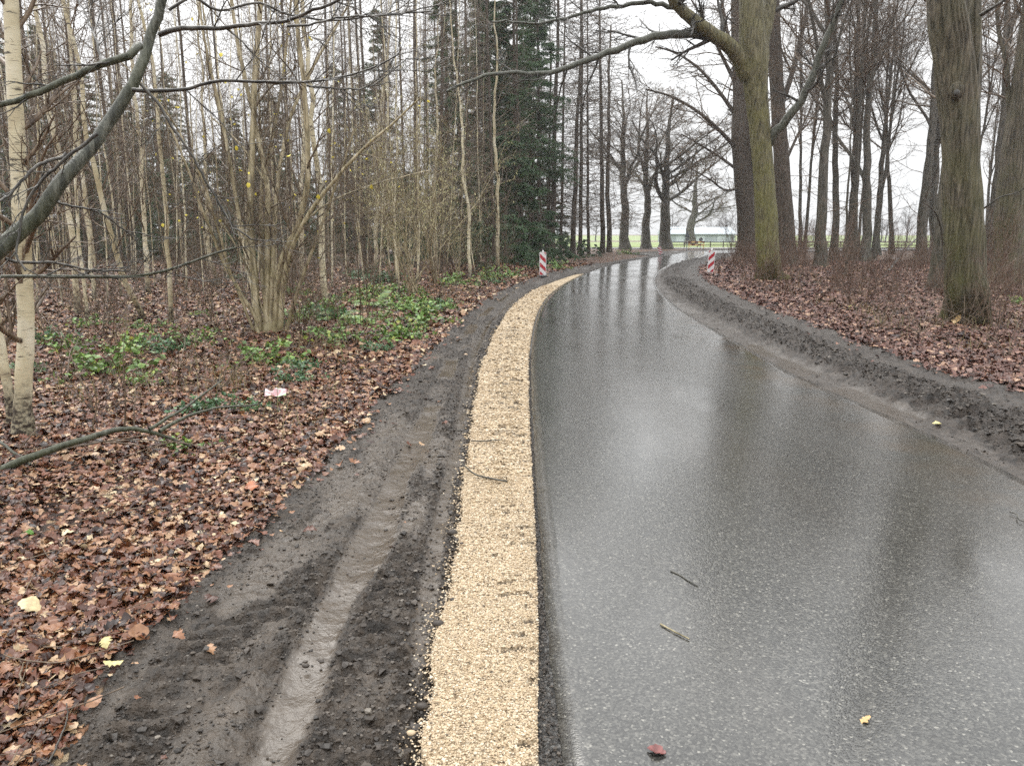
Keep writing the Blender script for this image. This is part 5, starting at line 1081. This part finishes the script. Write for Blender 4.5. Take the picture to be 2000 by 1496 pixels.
# ------------------------------------------------------------------ meadow, rail fence, barn, far trees
xs = np.linspace(-10, 700, 60); ys = np.concatenate([np.linspace(86, 300, 60), np.linspace(320, 900, 20)]); GX, GY = np.meshgrid(xs, ys); GX = GX + .35 * (GY - 86) * np.sign(-1) * 0
o = part('meadow', mesh('meadow', np.stack([GX, GY, floor_h(GX, GY) + .05], -1), grid_quads(len(ys), len(xs)), mats=[M['meadow']])); o['kind'] = 'structure'
o = part('farm_road', mesh('farm_road', [(4, 82.2, .06), (60, 92, .06), (60, 89, .06), (24, 79.0, .06), (4, 78.6, .06)][:4] + [(4, 79.4, .06)], tris=[(0, 4, 3), (0, 3, 2), (0, 2, 1)], mats=[M['farm_road']])); o['kind'] = 'structure'
fn = thing('rail_fence', 'low wooden rail fence along the edge of the green meadow', 'fence', (P(1311, 484, 85.5)[0], 85.5, 0)); x0 = fn.location.x; LN = 62; npost = 44
for i in range(npost): part('post', boxes('fence_post', [(LN * i / (npost - 1), 0, .25, .09, .09, .95)], M['wood_rail']), fn)
for z in (.62, .30): part('rail', boxes('fence_rail', [(LN / 2, -.06, z, LN + .2, .03, .09)], M['wood_rail']), fn)
Yb_ = 240.; xa = P(1302, 455, Yb_)[0]; xb = P(1436, 455, Yb_)[0]; zb = P(1300, 473.5, Yb_)[2]; ze = P(1300, 457.5, Yb_)[2]; zr = P(1300, 443.5, Yb_)[2]
M['barn_wall'] = simple('misted_blue_green_cladding', (.29, .335, .35), .5, .4, .08, .4); M['barn_roof'] = simple('misted_sheet_roof', (.44, .49, .52), .45, .4, .06, .3); M['eave'] = simple('misted_dark_eave', (.14, .17, .18), .6)  # barn colours paled and greyed, painting distant mist into them
bn = thing('barn', 'long low barn with pale roof far beyond the meadow', 'barn', ((xa + xb) / 2, Yb_, zb)); hw = (xb - xa) / 2; he = ze - zb; hr = zr - zb
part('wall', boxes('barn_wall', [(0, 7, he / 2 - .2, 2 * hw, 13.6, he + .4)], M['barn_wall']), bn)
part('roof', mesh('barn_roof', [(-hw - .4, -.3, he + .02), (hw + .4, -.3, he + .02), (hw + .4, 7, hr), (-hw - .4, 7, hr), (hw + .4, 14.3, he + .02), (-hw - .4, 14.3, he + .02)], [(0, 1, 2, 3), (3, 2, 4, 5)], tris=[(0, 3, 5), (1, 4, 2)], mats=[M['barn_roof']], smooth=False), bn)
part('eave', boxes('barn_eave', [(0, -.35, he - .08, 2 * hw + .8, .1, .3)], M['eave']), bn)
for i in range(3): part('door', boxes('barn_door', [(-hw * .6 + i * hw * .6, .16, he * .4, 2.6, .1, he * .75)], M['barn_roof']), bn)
FAR = [v_broad(700 + i, 12, .22, 5, .2, 34, 'far_wood', .8, 0, .7) for i in range(3)]
rng = np.random.default_rng(71)
for i in range(46):
    x = 20 + 300 * (i + rng.random()) / 46; Y = rng.uniform(255, 300); s = rng.uniform(.55, 1.0); z = float(floor_h(np.array([x]), np.array([Y]))[0])
    place('field_tree', 'pale leafless tree on the far side of the meadow', 'tree', FAR[i % 3], (x, Y, z), rng.random() * 6.28, (s * 1.5, s * 1.5, s), None, 'pale trees beyond the meadow')

# ------------------------------------------------------------------ damp air
hz_m = bpy.data.materials.new('damp_air'); hz_m.use_nodes = True; nt = hz_m.node_tree; nt.nodes.clear()
ho = nt.nodes.new('ShaderNodeOutputMaterial'); hv = nt.nodes.new('ShaderNodeVolumePrincipled'); hv.inputs['Color'].default_value = (.93, .96, 1, 1); hv.inputs['Density'].default_value = .0006; hv.inputs['Anisotropy'].default_value = .2
nt.links.new(hv.outputs[0], ho.inputs['Volume'])
o = part('haze', boxes('haze', [(90, 150, 10, 520, 380, 30)], hz_m)); o['kind'] = 'stuff'
